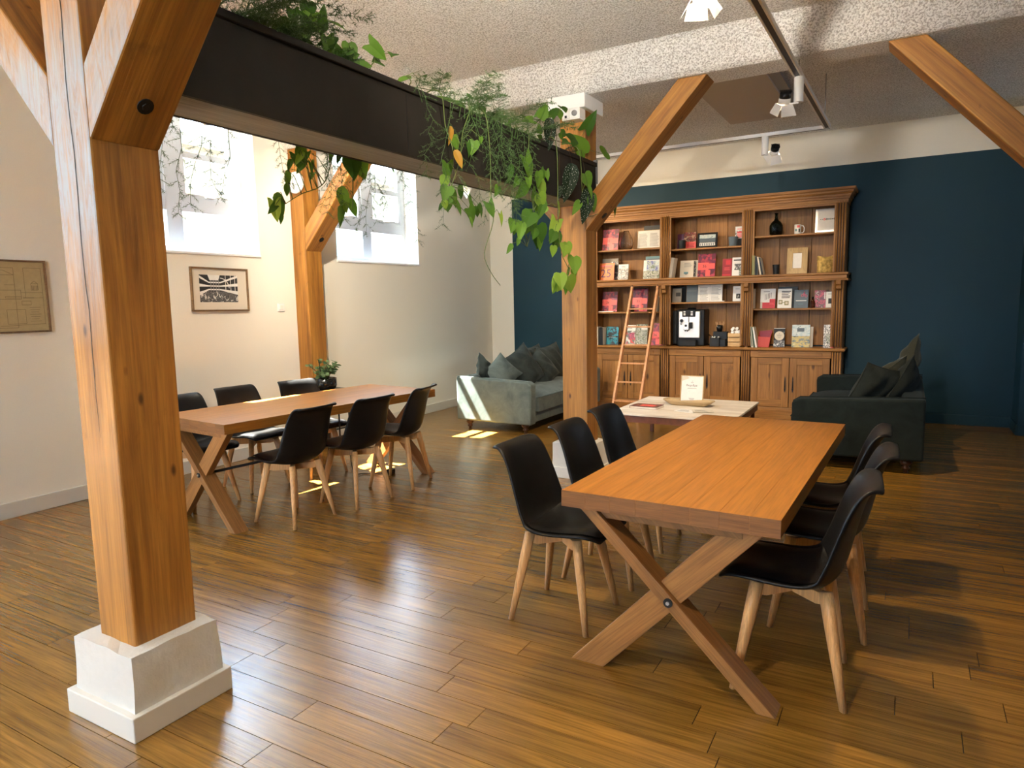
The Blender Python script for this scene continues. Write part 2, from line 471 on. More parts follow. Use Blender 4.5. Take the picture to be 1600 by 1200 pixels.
M['dark_red'] = plain('dark_red_cover', (0.30, 0.012, 0.02), 0.4)
M['orange'] = plain('orange_cover', (0.70, 0.15, 0.015), 0.4)
M['plum'] = plain('plum_print', (0.10, 0.015, 0.05), 0.4)
M['slate'] = plain('slate_blue_cover', (0.085, 0.115, 0.135), 0.5)
M['teal_cover'] = plain('teal_cover', (0.10, 0.22, 0.24), 0.5)
M['cream'] = plain('cream_cover', (0.60, 0.54, 0.43), 0.6)
M['grey_cover'] = plain('grey_cover', (0.26, 0.23, 0.19), 0.6)
M['olive_cover'] = plain('olive_cover', (0.20, 0.19, 0.07), 0.6)
M['green_cover'] = plain('dark_green_cover', (0.03, 0.06, 0.03), 0.5)
M['pink'] = plain('pink_print', (0.75, 0.08, 0.16), 0.5)
M['red_box'] = plain('red_lacquer', (0.55, 0.05, 0.02), 0.4)
M['bright_red'] = plain('bright_red_print', (0.55, 0.02, 0.03), 0.5)
M['gilt'] = wood('raw_oak_frame', (0.38, 0.24, 0.10), (0.62, 0.44, 0.20), 'Z', 2.0, 0.5, 0.1, 1.0, 0.05)
M['raw_oak'] = wood('carved_tray_wood', (0.38, 0.25, 0.11), (0.66, 0.48, 0.26), 'X', 2.0, 0.55, 0.2, 1.0, 0.05)
M['pine_crate'] = wood('crate_slat', (0.50, 0.30, 0.12), (0.68, 0.46, 0.22), 'X', 3.0, 0.6, 0.1, 1.0, 0.08)
M['bark'] = plain('golden_bark', (0.50, 0.33, 0.10), 0.9, 0, 0.2, 0.5, 1.0, 26)
M['demijohn'] = glass('dark_green_glass', (0.10, 0.17, 0.10), 0.03)
M['clear'] = glass('clear_glass', (0.92, 0.90, 0.88), 0.0)
M['amber'] = glass('amber_glass', (0.6, 0.16, 0.03), 0.02)
M['white_china'] = plain('white_china', (0.80, 0.78, 0.74), 0.25)
M['gloss_black'] = plain('gloss_black_ceramic', (0.008, 0.008, 0.008), 0.12)
M['p_red'] = picture('red_mosaic_print', [(0.10, 0.012, 0.03), (0.28, 0.02, 0.05), (0.42, 0.03, 0.06), (0.14, 0.01, 0.05)], 28, (1, 1, 1), 1.0, 'vor')
M['p_dark'] = picture('dark_flower_print', [(0.03, 0.008, 0.008), (0.25, 0.03, 0.02), (0.06, 0.02, 0.015), (0.45, 0.25, 0.15), (0.04, 0.01, 0.01)], 26, (1, 1, 1), 2.0)
M['p_bw'] = picture('black_white_print', [(0.02, 0.02, 0.02), (0.15, 0.14, 0.13), (0.05, 0.05, 0.05), (0.55, 0.53, 0.48), (0.75, 0.72, 0.66)], 30, (1, 1, 1), 3.0)
M['p_green'] = picture('green_photo_print', [(0.03, 0.05, 0.02), (0.14, 0.17, 0.08), (0.45, 0.45, 0.38), (0.08, 0.10, 0.06), (0.60, 0.58, 0.52)], 24, (1, 1, 1), 4.0)
M['p_blue'] = picture('blue_photo_print', [(0.04, 0.05, 0.16), (0.10, 0.12, 0.32), (0.35, 0.40, 0.45), (0.10, 0.14, 0.08), (0.6, 0.6, 0.55)], 16, (1, 1, 1), 5.0)
M['p_teal'] = picture('teal_black_print', [(0.005, 0.008, 0.01), (0.01, 0.02, 0.03), (0.01, 0.20, 0.26), (0.02, 0.30, 0.36)], 13, (1, 1, 1), 6.0)
M['p_land'] = picture('landscape_print', [(0.05, 0.07, 0.05), (0.16, 0.20, 0.18), (0.55, 0.40, 0.10), (0.30, 0.32, 0.18), (0.65, 0.55, 0.25)], 14, (1, 1, 2.4), 7.0)
M['p_sky'] = picture('sky_print', [(0.25, 0.36, 0.38), (0.42, 0.52, 0.52), (0.55, 0.60, 0.56), (0.15, 0.22, 0.25)], 12, (1, 1, 2.2), 8.0)
M['p_pink'] = picture('pink_photo_print', [(0.06, 0.02, 0.03), (0.50, 0.06, 0.12), (0.12, 0.03, 0.05), (0.55, 0.35, 0.33)], 20, (1, 1, 1), 9.0)
M['p_street'] = picture('street_photo_print', [(0.12, 0.13, 0.10), (0.30, 0.30, 0.26), (0.55, 0.54, 0.48), (0.48, 0.05, 0.05), (0.6, 0.58, 0.52)], 26, (1, 1, 1), 10.0, 'vor')
M['p_white'] = picture('white_pattern_print', [(0.62, 0.60, 0.55), (0.70, 0.68, 0.62), (0.10, 0.10, 0.10), (0.66, 0.63, 0.58), (0.72, 0.70, 0.65)], 34, (1, 1, 1), 11.0)
M['p_plan'] = plain('aged_plan_paper', (0.42, 0.33, 0.17), 0.7, 0, 0.3, 0.05)
M['mat_card'] = plain('cream_mount_card', (0.66, 0.60, 0.49), 0.8)
M['frame_brown'] = wood('brown_picture_frame', (0.14, 0.08, 0.04), (0.26, 0.16, 0.08), 'Y', 2.0, 0.45, 0.05)
M['plan_line'] = plain('faded_plan_ink', (0.20, 0.15, 0.07), 0.7)
M['stem'] = plain('green_stem', (0.10, 0.14, 0.03), 0.6)
M['stem_brown'] = plain('brown_stem', (0.06, 0.035, 0.015), 0.7)
M['leaf'] = leafmat('vine_leaf', (0.045, 0.12, 0.012), (0.13, 0.26, 0.025))
M['leaf_light'] = leafmat('young_vine_leaf', (0.16, 0.30, 0.03), (0.30, 0.42, 0.05))
M['leaf_orange'] = leafmat('dry_leaf', (0.50, 0.22, 0.03), (0.42, 0.28, 0.04))
M['leaf_dot'] = leafmat('spotted_leaf', (0.015, 0.03, 0.012), (0.02, 0.035, 0.015), dots=True)
M['succulent'] = leafmat('jade_leaf', (0.09, 0.17, 0.07), (0.22, 0.31, 0.15))
M['needle'] = plain('fern_needle', (0.05, 0.105, 0.02), 0.6)

def ceiling_mat():
    m, nt, b = new_mat('sprayed_stucco')
    v = coords(nt)
    n = noise(nt, v, 80, 3, 0.65)
    big = noise(nt, v, 1.6, 4)
    r = ramp(nt, n, [(0.40, (0.54, 0.51, 0.46)), (0.54, (0.97, 0.95, 0.91))])
    r2 = ramp(nt, big, [(0.3, (0.93, 0.93, 0.93)), (0.7, (1, 1, 1))])
    L(nt, mixc(nt, 1.0, r.outputs[0], r2.outputs[0], 'MULTIPLY'), b.inputs['Base Color'])
    b.inputs['Roughness'].default_value = 0.9
    b.inputs['Specular IOR Level'].default_value = 0.15
    bump(nt, b, n, 1.0, 0.02)
    return m
M['stucco'] = ceiling_mat()
# ------------------------------------------------------------------ the room shell
X0, X1, Y0, Y1 = -6.0, 4.3, -3.0, 9.78
ZC, ZF = 3.64, 3.54            # ceiling beyond / before the plastered beam
SILL, HEAD = 2.12, 3.53

# floor: a dark sub-floor and oak planks laid along x, the largest in view as single parts
fl = struct(MB().box(X0, X1, Y0, Y1, -0.12, -0.014).build('floor', M['joint']))
PW, PL = 0.139, 1.12
rr = random.Random(3)
def to_px(p):
    d = Vector(p) - CAM_P; z = d.dot(CAM_F)
    if z < 0.05: return None
    return (800 + FPX * d.dot(CAM_R) / z, 600 - FPX * d.dot(CAM_U) / z)
planks = []
row = 0; y = Y0
while y < Y1 - 0.01:
    y1 = min(y + PW, Y1)
    x = X0 - rr.random() * PL
    while x < X1:
        a, b2 = max(x, X0), min(x + PL, X1)
        if b2 - a > 0.02:
            n = 0
            for i in range(7):
                q = to_px((a + (b2 - a) * (i + .5) / 7, (y + y1) / 2, 0))
                if q and -5 < q[0] < 1605 and -5 < q[1] < 1205: n += 1
            d = (Vector(((a + b2) / 2, y, 0)) - CAM_P)
            area = (b2 - a) * (y1 - y) * n / 7 * 1.6 / d.length ** 3
            planks.append((area, a, b2, y, y1))
        x += PL
    y += PW; row += 1
planks.sort(key=lambda t: -t[0])
def plank_mb(a, b2, y, y1, mb=None):
    mb = mb or MB(); g = 0.0016; c = 0.0012
    vs = [(a + g, y + g, -0.014), (b2 - g, y + g, -0.014), (b2 - g, y1 - g, -0.014), (a + g, y1 - g, -0.014),
          (a + g, y + g, 0), (b2 - g, y + g, 0), (b2 - g, y1 - g, 0), (a + g, y1 - g, 0)]
    fs = [(0, 1, 5, 4), (1, 2, 6, 5), (2, 3, 7, 6), (3, 0, 4, 7), (4, 5, 6, 7)]
    return mb.add(vs, fs)
full = None
for area, a, b2, y, y1 in planks[:300]:
    if abs(b2 - a - PL) < 1e-4 and abs(y1 - y - PW) < 1e-4:
        if full is None:
            full = plank_mb(0, PL, 0, PW).build('plank', M['floor'], fl).data
            bpy.data.objects['plank'].location = (a, y, 0)
        else: put('plank', full, fl, (a, y, 0))
    else:
        o = plank_mb(0, b2 - a, 0, y1 - y).build('plank', M['floor'], fl); o.location = (a, y, 0)
mb = MB()
for area, a, b2, y, y1 in planks[300:]: plank_mb(a, b2, y, y1, mb)
o = stuff(mb.build('far_planks', M['floor_far'], fl))
at = o.data.attributes.new('rnd', 'FLOAT', 'FACE')
for i in range(len(o.data.polygons)): at.data[i].value = random.Random(i // 5).random()

# left wall with its four windows
mb = MB(); XO = -6.32
edges = [ADDED_DOOR_Y[1]] + [v for ab in WIN_Y for v in ab] + [Y1 + 0.3]
mb.box(XO, X0, ADDED_DOOR_Y[1], Y1 + 0.3, -0.1, SILL).box(XO, X0, Y0 - 0.3, ADDED_DOOR_Y[0], -0.1, HEAD)
mb.box(XO, X0, Y0 - 0.3, Y1 + 0.3, HEAD, 3.9)
for i in range(0, len(edges), 2): mb.box(XO, X0, edges[i], edges[i + 1], SILL, HEAD)
struct(mb.build('wall_left', M['wall']))
for n, (a, b) in enumerate(WIN_Y):
    XF = -6.26
    fr = struct(MB().box(XF - 0.035, XF + 0.035, a, a + 0.075, SILL, HEAD).box(XF - 0.035, XF + 0.035, b - 0.075, b, SILL, HEAD)
        .box(XF - 0.035, XF + 0.035, a + .075, b - .075, SILL, SILL + 0.075).box(XF - 0.035, XF + 0.035, a + .075, b - .075, HEAD - 0.06, HEAD)
        .build('window_%d' % (n + 1), M['frame_white'], off=(XF, (a + b) / 2, SILL)))
    mid = (a + b) / 2
    MB().box(XF - 0.04, XF + 0.04, mid - 0.085, mid + 0.085, SILL + .075, HEAD - .06).build('mullion', M['frame_white'], fr, bevel=.006)
    MB().box(XF - 0.045, XF + 0.045, a + .075, mid - .085, 2.535, 2.68).box(XF - 0.045, XF + 0.045, mid + .085, b - .075, 2.535, 2.68).build('transom', M['frame_white'], fr, bevel=.006)
    for s0, s1 in ((a + .075, mid - .085), (mid + .085, b - .075)):
        sash = MB()
        for u0, u1 in ((s0, s0 + .055), (s1 - .055, s1)): sash.box(XF - .02, XF + .03, u0, u1, 2.68, HEAD - .06)
        sash.box(XF - .02, XF + .03, s0 + .055, s1 - .055, 2.68, 2.715)
        sash.box(XF - .02, XF + .03, s0 + .055, s1 - .055, 3.06, 3.12)
        so = sash.build('sash', M['frame_white'], fr)
        MB().box(XF + .03, XF + .055, (s0 + s1) / 2 - .05, (s0 + s1) / 2 + .05, 2.688, 2.706).build('sash_handle', M['white_metal'], so, bevel=.004)
        for z0, z1 in ((2.715, 3.06), (3.12, HEAD - .06)):
            MB().box(XF - .003, XF + .003, s0 + .055, s1 - .055, z0, z1).build('pane', M['pane'], fr)
        MB().box(XF - .003, XF + .003, s0, s1, SILL + .075, 2.535).build('pane', M['pane'], fr)
    MB().box(XF + .035, X0 + 0.018, a - 0.008, b + 0.008, SILL - 0.012, SILL + 0.012).build('window_sill', M['sill_white'], fr, bevel=.004)

dfr = MB()
for y in (ADDED_DOOR_Y[0] + .04, -1.5, ADDED_DOOR_Y[1] - .04): dfr.box(-6.30, -6.22, y - .04, y + .04, 0, HEAD)
for z in (.05, 2.25, HEAD - .04): dfr.box(-6.295, -6.225, ADDED_DOOR_Y[0] + .08, ADDED_DOOR_Y[1] - .08, z - .04, z + .04)
dd = struct(dfr.build('added_door', M['frame_white'], off=(-6.26, -1.5, 0)))  # frame of the added door that lets sun in behind the viewer
MB().box(-6.263, -6.257, ADDED_DOOR_Y[0] + .08, -1.54, .09, 3.4).build('pane', M['pane'], dd)
MB().box(-6.263, -6.257, -1.46, ADDED_DOOR_Y[1] - .08, .09, 3.4).build('pane', M['pane'], dd)
# back wall: white strip in the corner, petrol field with a white band above it
struct(MB().box(X0, X1 + .3, Y1, Y1 + 0.25, -0.1, 3.9).build('wall_back', M['wall']))
wb = bpy.data.objects['wall_back']
MB().box(-5.575, 1.10, Y1 - 0.004, Y1, 0.0, 3.20).build('painted_field', M['teal'], wb)
struct(MB().box(1.10, X1, 9.29, Y1, 0.0, 3.66).build('wall_back_pier', M['wall']))
MB().box(1.096, X1, 9.286, 9.29, 0, 3.2).box(1.096, 1.10, 9.29, Y1 - .005, 0, 3.2).build('painted_field', M['teal'], bpy.data.objects['wall_back_pier'])
mb = MB().box(X1, X1 + .3, Y0 - .3, Y1, -0.1, SILL).box(X1, X1 + .3, Y0 - .3, Y1, HEAD, 3.9)
re_ = [Y0 - .3] + [v for ab in ADDED_WIN for v in ab] + [Y1]
for i in range(0, len(re_), 2): mb.box(X1, X1 + .3, re_[i], re_[i + 1], SILL, HEAD)
struct(mb.build('wall_right', M['wall']))
for a, b in ADDED_WIN:
    fr = MB()
    for y in (a + .03, (a + b) / 2, b - .03): fr.box(X1 + .14, X1 + .2, y - .03, y + .03, SILL, HEAD)
    for z in (SILL + .03, 2.65, HEAD - .03): fr.box(X1 + .15, X1 + .19, a + .06, b - .06, z - .03, z + .03)
    f = struct(fr.build('window_5', M['frame_white'], off=(X1 + .17, (a + b) / 2, SILL)))  # frame of the window added for light on the ceiling
    MB().box(X1 + .167, X1 + .173, a + .03, b - .03, SILL, HEAD).build('pane', M['pane'], f)
mb = MB()
FZ0, FZ1 = 1.3, 2.9
fe = [X0] + [v for ab in FRONT_WIN for v in ab] + [X1]
mb.box(X0, X1, Y0 - .3, Y0, -0.1, FZ0).box(X0, X1, Y0 - .3, Y0, FZ1, 3.9)
for i in range(0, len(fe), 2): mb.box(fe[i], fe[i + 1], Y0 - .3, Y0, FZ0, FZ1)
struct(mb.build('wall_front', M['wall']))
for n, (a, b) in enumerate(FRONT_WIN):
    fr = MB()
    for x in (a + .03, (a + b) / 2, b - .03): fr.box(x - .03, x + .03, Y0 - .2, Y0 - .14, FZ0, FZ1)
    for z in (FZ0 + .03, 2.2, FZ1 - .03): fr.box(a + .06, b - .06, Y0 - .19, Y0 - .15, z - .03, z + .03)
    f = struct(fr.build('window_%d' % (n + 3), M['frame_white'], off=((a + b) / 2, Y0 - .17, FZ0)))
    MB().box(a + .03, b - .03, Y0 - .173, Y0 - .167, FZ0, FZ1).build('pane', M['pane'], f)

# ceilings and the plastered cross beam on the columns
struct(MB().box(X0, X1, 5.75, Y1, ZC, 3.9).build('ceiling', M['stucco']))
struct(MB().box(X0, X1, Y0, 5.75, ZF, 3.9).build('ceiling_front', M['stucco']))
def cross_beam(y, name):
    prof = [(y - 0.30, ZF + .02), (y - 0.235, ZF - .03), (y - 0.07, 3.325), (y - 0.03, 3.30), (y + 0.27, 3.30), (y + 0.295, 3.325), (y + 0.30, ZC + .02)]
    b = MB()
    b.prism([(X0, p, z) for p, z in prof], (X1 - X0, 0, 0))
    return struct(b.build(name, M['stucco'], off=(X0, y, 3.3)))
cross_beam(5.56, 'trim_1')
cross_beam(1.43, 'trim_2')

# skirting boards
struct(MB().box(X0, X0 + .018, ADDED_DOOR_Y[1], Y1 - .02, 0, .125).build('baseboard_left', M['skirt'], bevel=.004))
struct(MB().box(X0 + .018, -5.58, Y1 - .02, Y1 - .0045, 0, .125).build('baseboard_back', M['skirt'], bevel=.004))
struct(MB().box(-0.62, 1.094, Y1 - .022, Y1 - .0045, 0, .125).box(1.078, 1.0955, 9.27, Y1 - .023, 0, .125).box(1.0965, X1, 9.268, 9.2855, 0, .125).build('baseboard_back_dark', M['teal'], bevel=.004))

# eaves outside, courtyard and the house across it
struct(MB().box(-6.92, XO + .02, Y0 - 1, Y1 + 2, 4.80, 5.0).box(XO + .02, X1 + .3, Y0 - .3, Y1 + .25, 3.9, 4.1).build('ceiling_roof', M['roof_outside']))
struct(MB().box(-30, XO - .01, -25, 30, -1.2, -1.0).box(XO, X1 + 8, -25, Y0 - .31, -1.2, -1.0).build('floor_courtyard', M['roof_outside']))
struct(MB().box(-7.31, -7.21, 2.6, Y1 + 2, 3.90, 4.36).build('added_sun_bar', M['roof_outside']))  # unseen bar added outside to keep sun off the lower panes
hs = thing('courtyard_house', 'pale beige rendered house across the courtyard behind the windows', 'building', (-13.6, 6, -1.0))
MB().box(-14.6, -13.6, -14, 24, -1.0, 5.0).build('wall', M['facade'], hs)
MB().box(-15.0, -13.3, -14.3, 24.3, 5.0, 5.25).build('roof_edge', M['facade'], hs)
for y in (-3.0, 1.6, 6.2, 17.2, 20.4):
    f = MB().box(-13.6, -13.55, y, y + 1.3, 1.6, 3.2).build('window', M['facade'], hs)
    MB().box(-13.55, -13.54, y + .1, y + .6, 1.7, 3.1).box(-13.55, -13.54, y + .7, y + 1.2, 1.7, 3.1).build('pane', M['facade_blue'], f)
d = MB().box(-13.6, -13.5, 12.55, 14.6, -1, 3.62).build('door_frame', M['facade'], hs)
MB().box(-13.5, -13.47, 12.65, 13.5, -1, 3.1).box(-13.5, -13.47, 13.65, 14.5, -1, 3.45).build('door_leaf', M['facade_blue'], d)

# ------------------------------------------------------------------ timber columns with braces
def column(x0, x1, y0, y1, ztop, label, wash=False, left=True, right=True, plinth=True, bolts=True, zb=0.315):
    m = M['column_wash'] if wash else M['column']
    t = thing('timber_column', label, 'column', ((x0 + x1) / 2, (y0 + y1) / 2, 0))
    b = MB().box(x0, x1, y0, y1, zb - .01, ztop)
    b.build('post', m, t, bevel=.008)
    BW = 0.17
    for s, on in ((1, right), (-1, left)):
        if not on: continue
        xs = x1 if s > 0 else x0
        # underside from z 2.19 at the post to the plaster beam 1.02 m away
        p = [(xs, 2.19), (xs + s * 1.02, 3.302), (xs + s * .79, 3.302), (xs, 2.44)]
        br = MB().prism([(a, y0, z) for a, z in (p if s < 0 else p[::-1])], (0, y1 - y0, 0))
        bo = br.build('brace', M[('brace_r' if s > 0 else 'brace_l') + ('_wash' if wash else '')], t, bevel=.008)
        if bolts:
            c = Vector((xs + s * .115, y0 + (y1 - y0) * .55, 2.19 + .115 * 1.09)); nrm = Vector((s * .737, 0, -.676))
            MB().tube([c - nrm * .02, c + nrm * .004], .03, 14).build('bolt_hole', M['black'], bo)
            MB().tube([c - nrm * .015, c + nrm * .008], .014, 6).build('bolt', M['black_metal'], bo)
    if plinth:
        px0, px1, py0, py1 = x0 - .088, x1 + .082, y0 - .072, y1 + .055
        b = MB(); NU, NV = 56, 12
        # slightly battered, hand-plastered block
        def blk(u, v):
            a = u * 4; k = int(a) % 4; f = a - int(a); i = .002 + .010 * v
            cs = [(px0 + i, py0 + i), (px1 - i, py0 + i), (px1 - i, py1 - i), (px0 + i, py1 - i)]
            p, q = cs[k], cs[(k + 1) % 4]
            j = (math.sin(u * 61 + v * 5) * .0009 + math.sin(u * 23 - v * 7) * .0013)
            return Vector((p[0] + (q[0] - p[0]) * f + j, p[1] + (q[1] - p[1]) * f + j, zb * v + (j * 2 if v > .99 else 0)))
        b.grid(blk, NU, NV, smooth=False, close_u=True)
        n = (NV - 1) * NU
        b.f.append([n + k for k in range(NU)]); b.mi.append(0); b.sm.append(False)
        b.build('plinth', M['plinth'], t)
        MB().box(px0 - .024, px1 + .018, py0 - .020, py1 + .020, 0, .098).build('plinth_skirting', M['skirt'], t, bevel=.004)
    return t
col1 = column(-2.745, -2.51, 1.43, 1.69, 3.302, 'large weathered timber column with whitewash traces in the left foreground', wash=True)
ck = MB()
rc = random.Random(8); pv = None
for i in range(27):
    z = 1.12 + i * .08; x = -2.615 - .004 * math.sin(i * .9) + rc.uniform(-.002, .002); w_ = .0026 * math.sin(PI * (i + .6) / 27.5) + .0006
    cur = ((x - w_, 1.4292, z), (x + w_, 1.4292, z))
    if pv: ck.add([pv[0], pv[1], cur[1], cur[0]], [(0, 1, 2, 3)])
    pv = cur
ck.build('drying_crack', M['black'], col1)
col2 = column(-2.68, -2.44, 5.56, 5.80, 3.302, 'timber column with a white socket box at its head, between table and bookcase')
col3 = column(-6.0, -5.80, 5.56, 5.80, 3.302, 'slim timber post set into the left wall between the windows', left=False, plinth=False, zb=0.01)
col4 = column(0.82, 1.06, 5.56, 5.80, 3.302, 'timber column beyond the right edge whose brace rises at upper right', plinth=False, zb=0.01)
# white capping and socket at the head of the second column
MB().box(-2.74, -2.40, 5.46, 5.86, 3.185, 3.302).build('head_block', M['white_metal'], col2, bevel=.006)
sk = MB().box(-2.60, -2.435, 5.435, 5.559, 3.09, 3.185).build('socket_box', M['white_metal'], col2, bevel=.008)
for x in (-2.557, -2.478):
    MB().box(x - .034, x + .034, 5.428, 5.436, 3.10, 3.175).build('socket_plate', M['white_metal'], sk, bevel=.003)
MB().lathe([(.024, 0), (.024, .01), (.019, .01), (.018, .002)], 18, (-2.478, 5.428, 3.137), M=Matrix.Rotation(PI / 2, 4, 'X')).build('socket_ring', M['grey_metal'], sk)
MB().box(-2.565, -2.549, 5.42, 5.43, 3.105, 3.125).build('socket_switch', M['black'], sk)
# round white wall lamp on the third post
t = thing('round_wall_lamp', 'round white disc lamp high on the slim wall post', 'lamp', (-5.84, 5.56, 2.92))
Rm = Matrix.Rotation(PI / 2, 4, 'X')
MB().lathe([(.05, 0), (.05, .03)], 20, (-5.84, 5.56, 2.92), M=Rm).build('lamp_base', M['grey_metal'], t)
MB().lathe([(.10, .03), (.115, .045), (.115, .07), (.10, .085), (.0, .092)], 28, (-5.84, 5.56, 2.92), M=Rm).build('lamp_disc', M['white_metal'], t)

# ------------------------------------------------------------------ hanging planter trough between the columns
pl = thing('planter_trough', 'long dark steel planter trough spanning the two big columns overhead', 'planter', (-2.57, 3.65, 2.40))
MB().box(-2.437, -2.415, 1.70, 5.72, 2.40, 2.735).build('front_panel', M['trough'], pl)
MB().box(-2.725, -2.703, 1.70, 5.72, 2.40, 2.735).build('rear_panel', M['trough'], pl)
MB().box(-2.703, -2.437, 1.70, 5.555, 2.402, 2.425).build('bottom_board', M['trough_under'], pl)
MB().box(-2.442, -2.40, 1.70, 5.72, 2.737, 2.772).build('front_rim', M['trough'], pl, bevel=.004)
MB().box(-2.738, -2.698, 1.70, 5.72, 2.737, 2.772).build('rear_rim', M['trough'], pl, bevel=.004)
MB().box(-2.700, -2.440, 1.72, 5.55, 2.60, 2.70).build('soil', M['soil'], pl)
MB().box(-2.438, -2.412, 5.725, 5.76, 2.60, 2.80).build('end_bracket', M['grey_metal'], pl)
for y in (3.1, 4.5):
    MB().box(-2.4145, -2.4135, y, y + .006, 2.42, 2.73).build('panel_joint', M['black'], pl)
# ------------------------------------------------------------------ dining tables
TH, TL, TW = 0.79, 2.145, 0.893
def table(name, label, loc, rotz, rod=False):
    t = thing(name, label, 'table', loc, rotz, local=True)
    nb = 8; bw = TW / nb; g = .0002
    hl = TL / 2
    for i in range(nb):
        a = -TW / 2 + i * bw
        bd = MB().box(a + g, a + bw - g, -hl, hl, TH - .07, TH); bd.mi[2] = bd.mi[3] = 1
        bd.build('tabletop_board', [M['table'], M['end_grain']], t, bevel=.0005, seg=1)
    zu = TH - .07
    for s in (-1, 1):
        y0, y1 = (-hl + .03, -hl + .14) if s < 0 else (hl - .14, hl - .03)
        ym = (y0 + y1) / 2
        # leg A: narrow face to the end, broad along the table; leg B: broad face to the end, passes through A
        A0, A1 = Vector((-.345, 0, zu)), Vector((.405, 0, 0)); B0, B1 = Vector((.315, 0, zu)), Vector((-.36, 0, 0))
        hw = .036
        MB().prism([(A0.x - hw, y0, zu), (A0.x + hw, y0, zu), (A1.x + hw, y0, 0), (A1.x - hw, y0, 0)], (0, y1 - y0, 0)).build('leg', M['table_leg'], t, bevel=.003)
        hb = .078
        MB().prism([(B0.x - hb, ym - .026, zu), (B0.x + hb, ym - .026, zu), (B1.x + hb, ym - .026, 0), (B1.x - hb, ym - .026, 0)], (0, .052, 0)).build('leg', M['table_leg_b'], t, bevel=.003)
        MB().box(-.30, .30, ym - .028, ym + .028, zu - .045, zu).build('cross_rail', M['table_leg'], t, bevel=.003)
        xc, zc = .018, .372
        yo = y0 if s < 0 else y1
        bo = MB().tube([(xc, yo - s * .01, zc), (xc, yo + s * .006, zc)], .019, 18).build('bolt_plate', M['black_metal'], t)
        MB().tube([(xc, yo + s * .005, zc), (xc, yo + s * .012, zc)], .008, 6).build('bolt_head', M['grey_metal'], bo)
    MB().tube([(.018, -hl + .05, .372), (.018, hl - .05, .372)], .011, 8).build('tie_rod', M['black_metal'], t)
    if rod:
        for y in (.28, .52):
            MB().tube([(.018, y, .375), (.018, y, zu)], .007, 6).build('hanger_rod', M['black_metal'], t)
    return t
T2 = table('dining_table', 'oak dining table with crossed legs in the right foreground, top bare', (-.787, 3.65, 0), -math.radians(1.45))
T1 = table('dining_table', 'oak dining table with crossed legs along the left wall, behind the big column', (-4.385, 4.165, 0), -math.radians(6.2), True)

# ------------------------------------------------------------------ shell chairs
PROF = [(.268, .452, .17), (.262, .470, .195), (.20, .479, .222), (.10, .468, .236), (0, .455, .240), (-.075, .451, .240), (-.13, .466, .238), (-.168, .508, .234),
        (-.19, .57, .230), (-.208, .65, .224), (-.226, .73, .216), (-.244, .80, .208), (-.262, .843, .202), (-.281, .864, .193), (-.300, .874, .184), (-.316, .877, .172)]
CURL = [.004, .012, .022, .03, .038, .055, .07, .078, .074, .066, .056, .044, .034, .022, .012, .004]
def prof_at(v):
    a = v * (len(PROF) - 1); i = min(int(a), len(PROF) - 2); f = a - i
    def cr(k):
        p = [X[k] for X in PROF]; P0 = p[max(i - 1, 0)]; P1 = p[i]; P2 = p[i + 1]; P3 = p[min(i + 2, len(p) - 1)]
        return .5 * (2 * P1 + (P2 - P0) * f + (2 * P0 - 5 * P1 + 4 * P2 - P3) * f * f + (3 * P1 - P0 - 3 * P2 + P3) * f ** 3)
    return cr(0), cr(1), cr(2), CURL[i] + (CURL[i + 1] - CURL[i]) * f
def shell_pt(u, v, off=0.0):
    x, z, hw, c = prof_at(v)
    e = 1e-3
    xa, za, _, _ = prof_at(max(0, v - e)); xb, zb, _, _ = prof_at(min(1, v + e))
    t = Vector((xb - xa, 0, zb - za)).normalized()
    n = Vector((t.z, 0, -t.x))            # towards the sitter
    if n.z < 0 and v < .4: n = -n
    if v >= .4 and n.x < 0: n = -n
    k = abs(u) ** 2.3 * c + off
    # rounded corners of the top edge
    drop = 0.0
    if v > .86: drop = (v - .86) / .14 * abs(u) ** 4 * .012
    return Vector((x, u * hw, z - drop)) + n * k
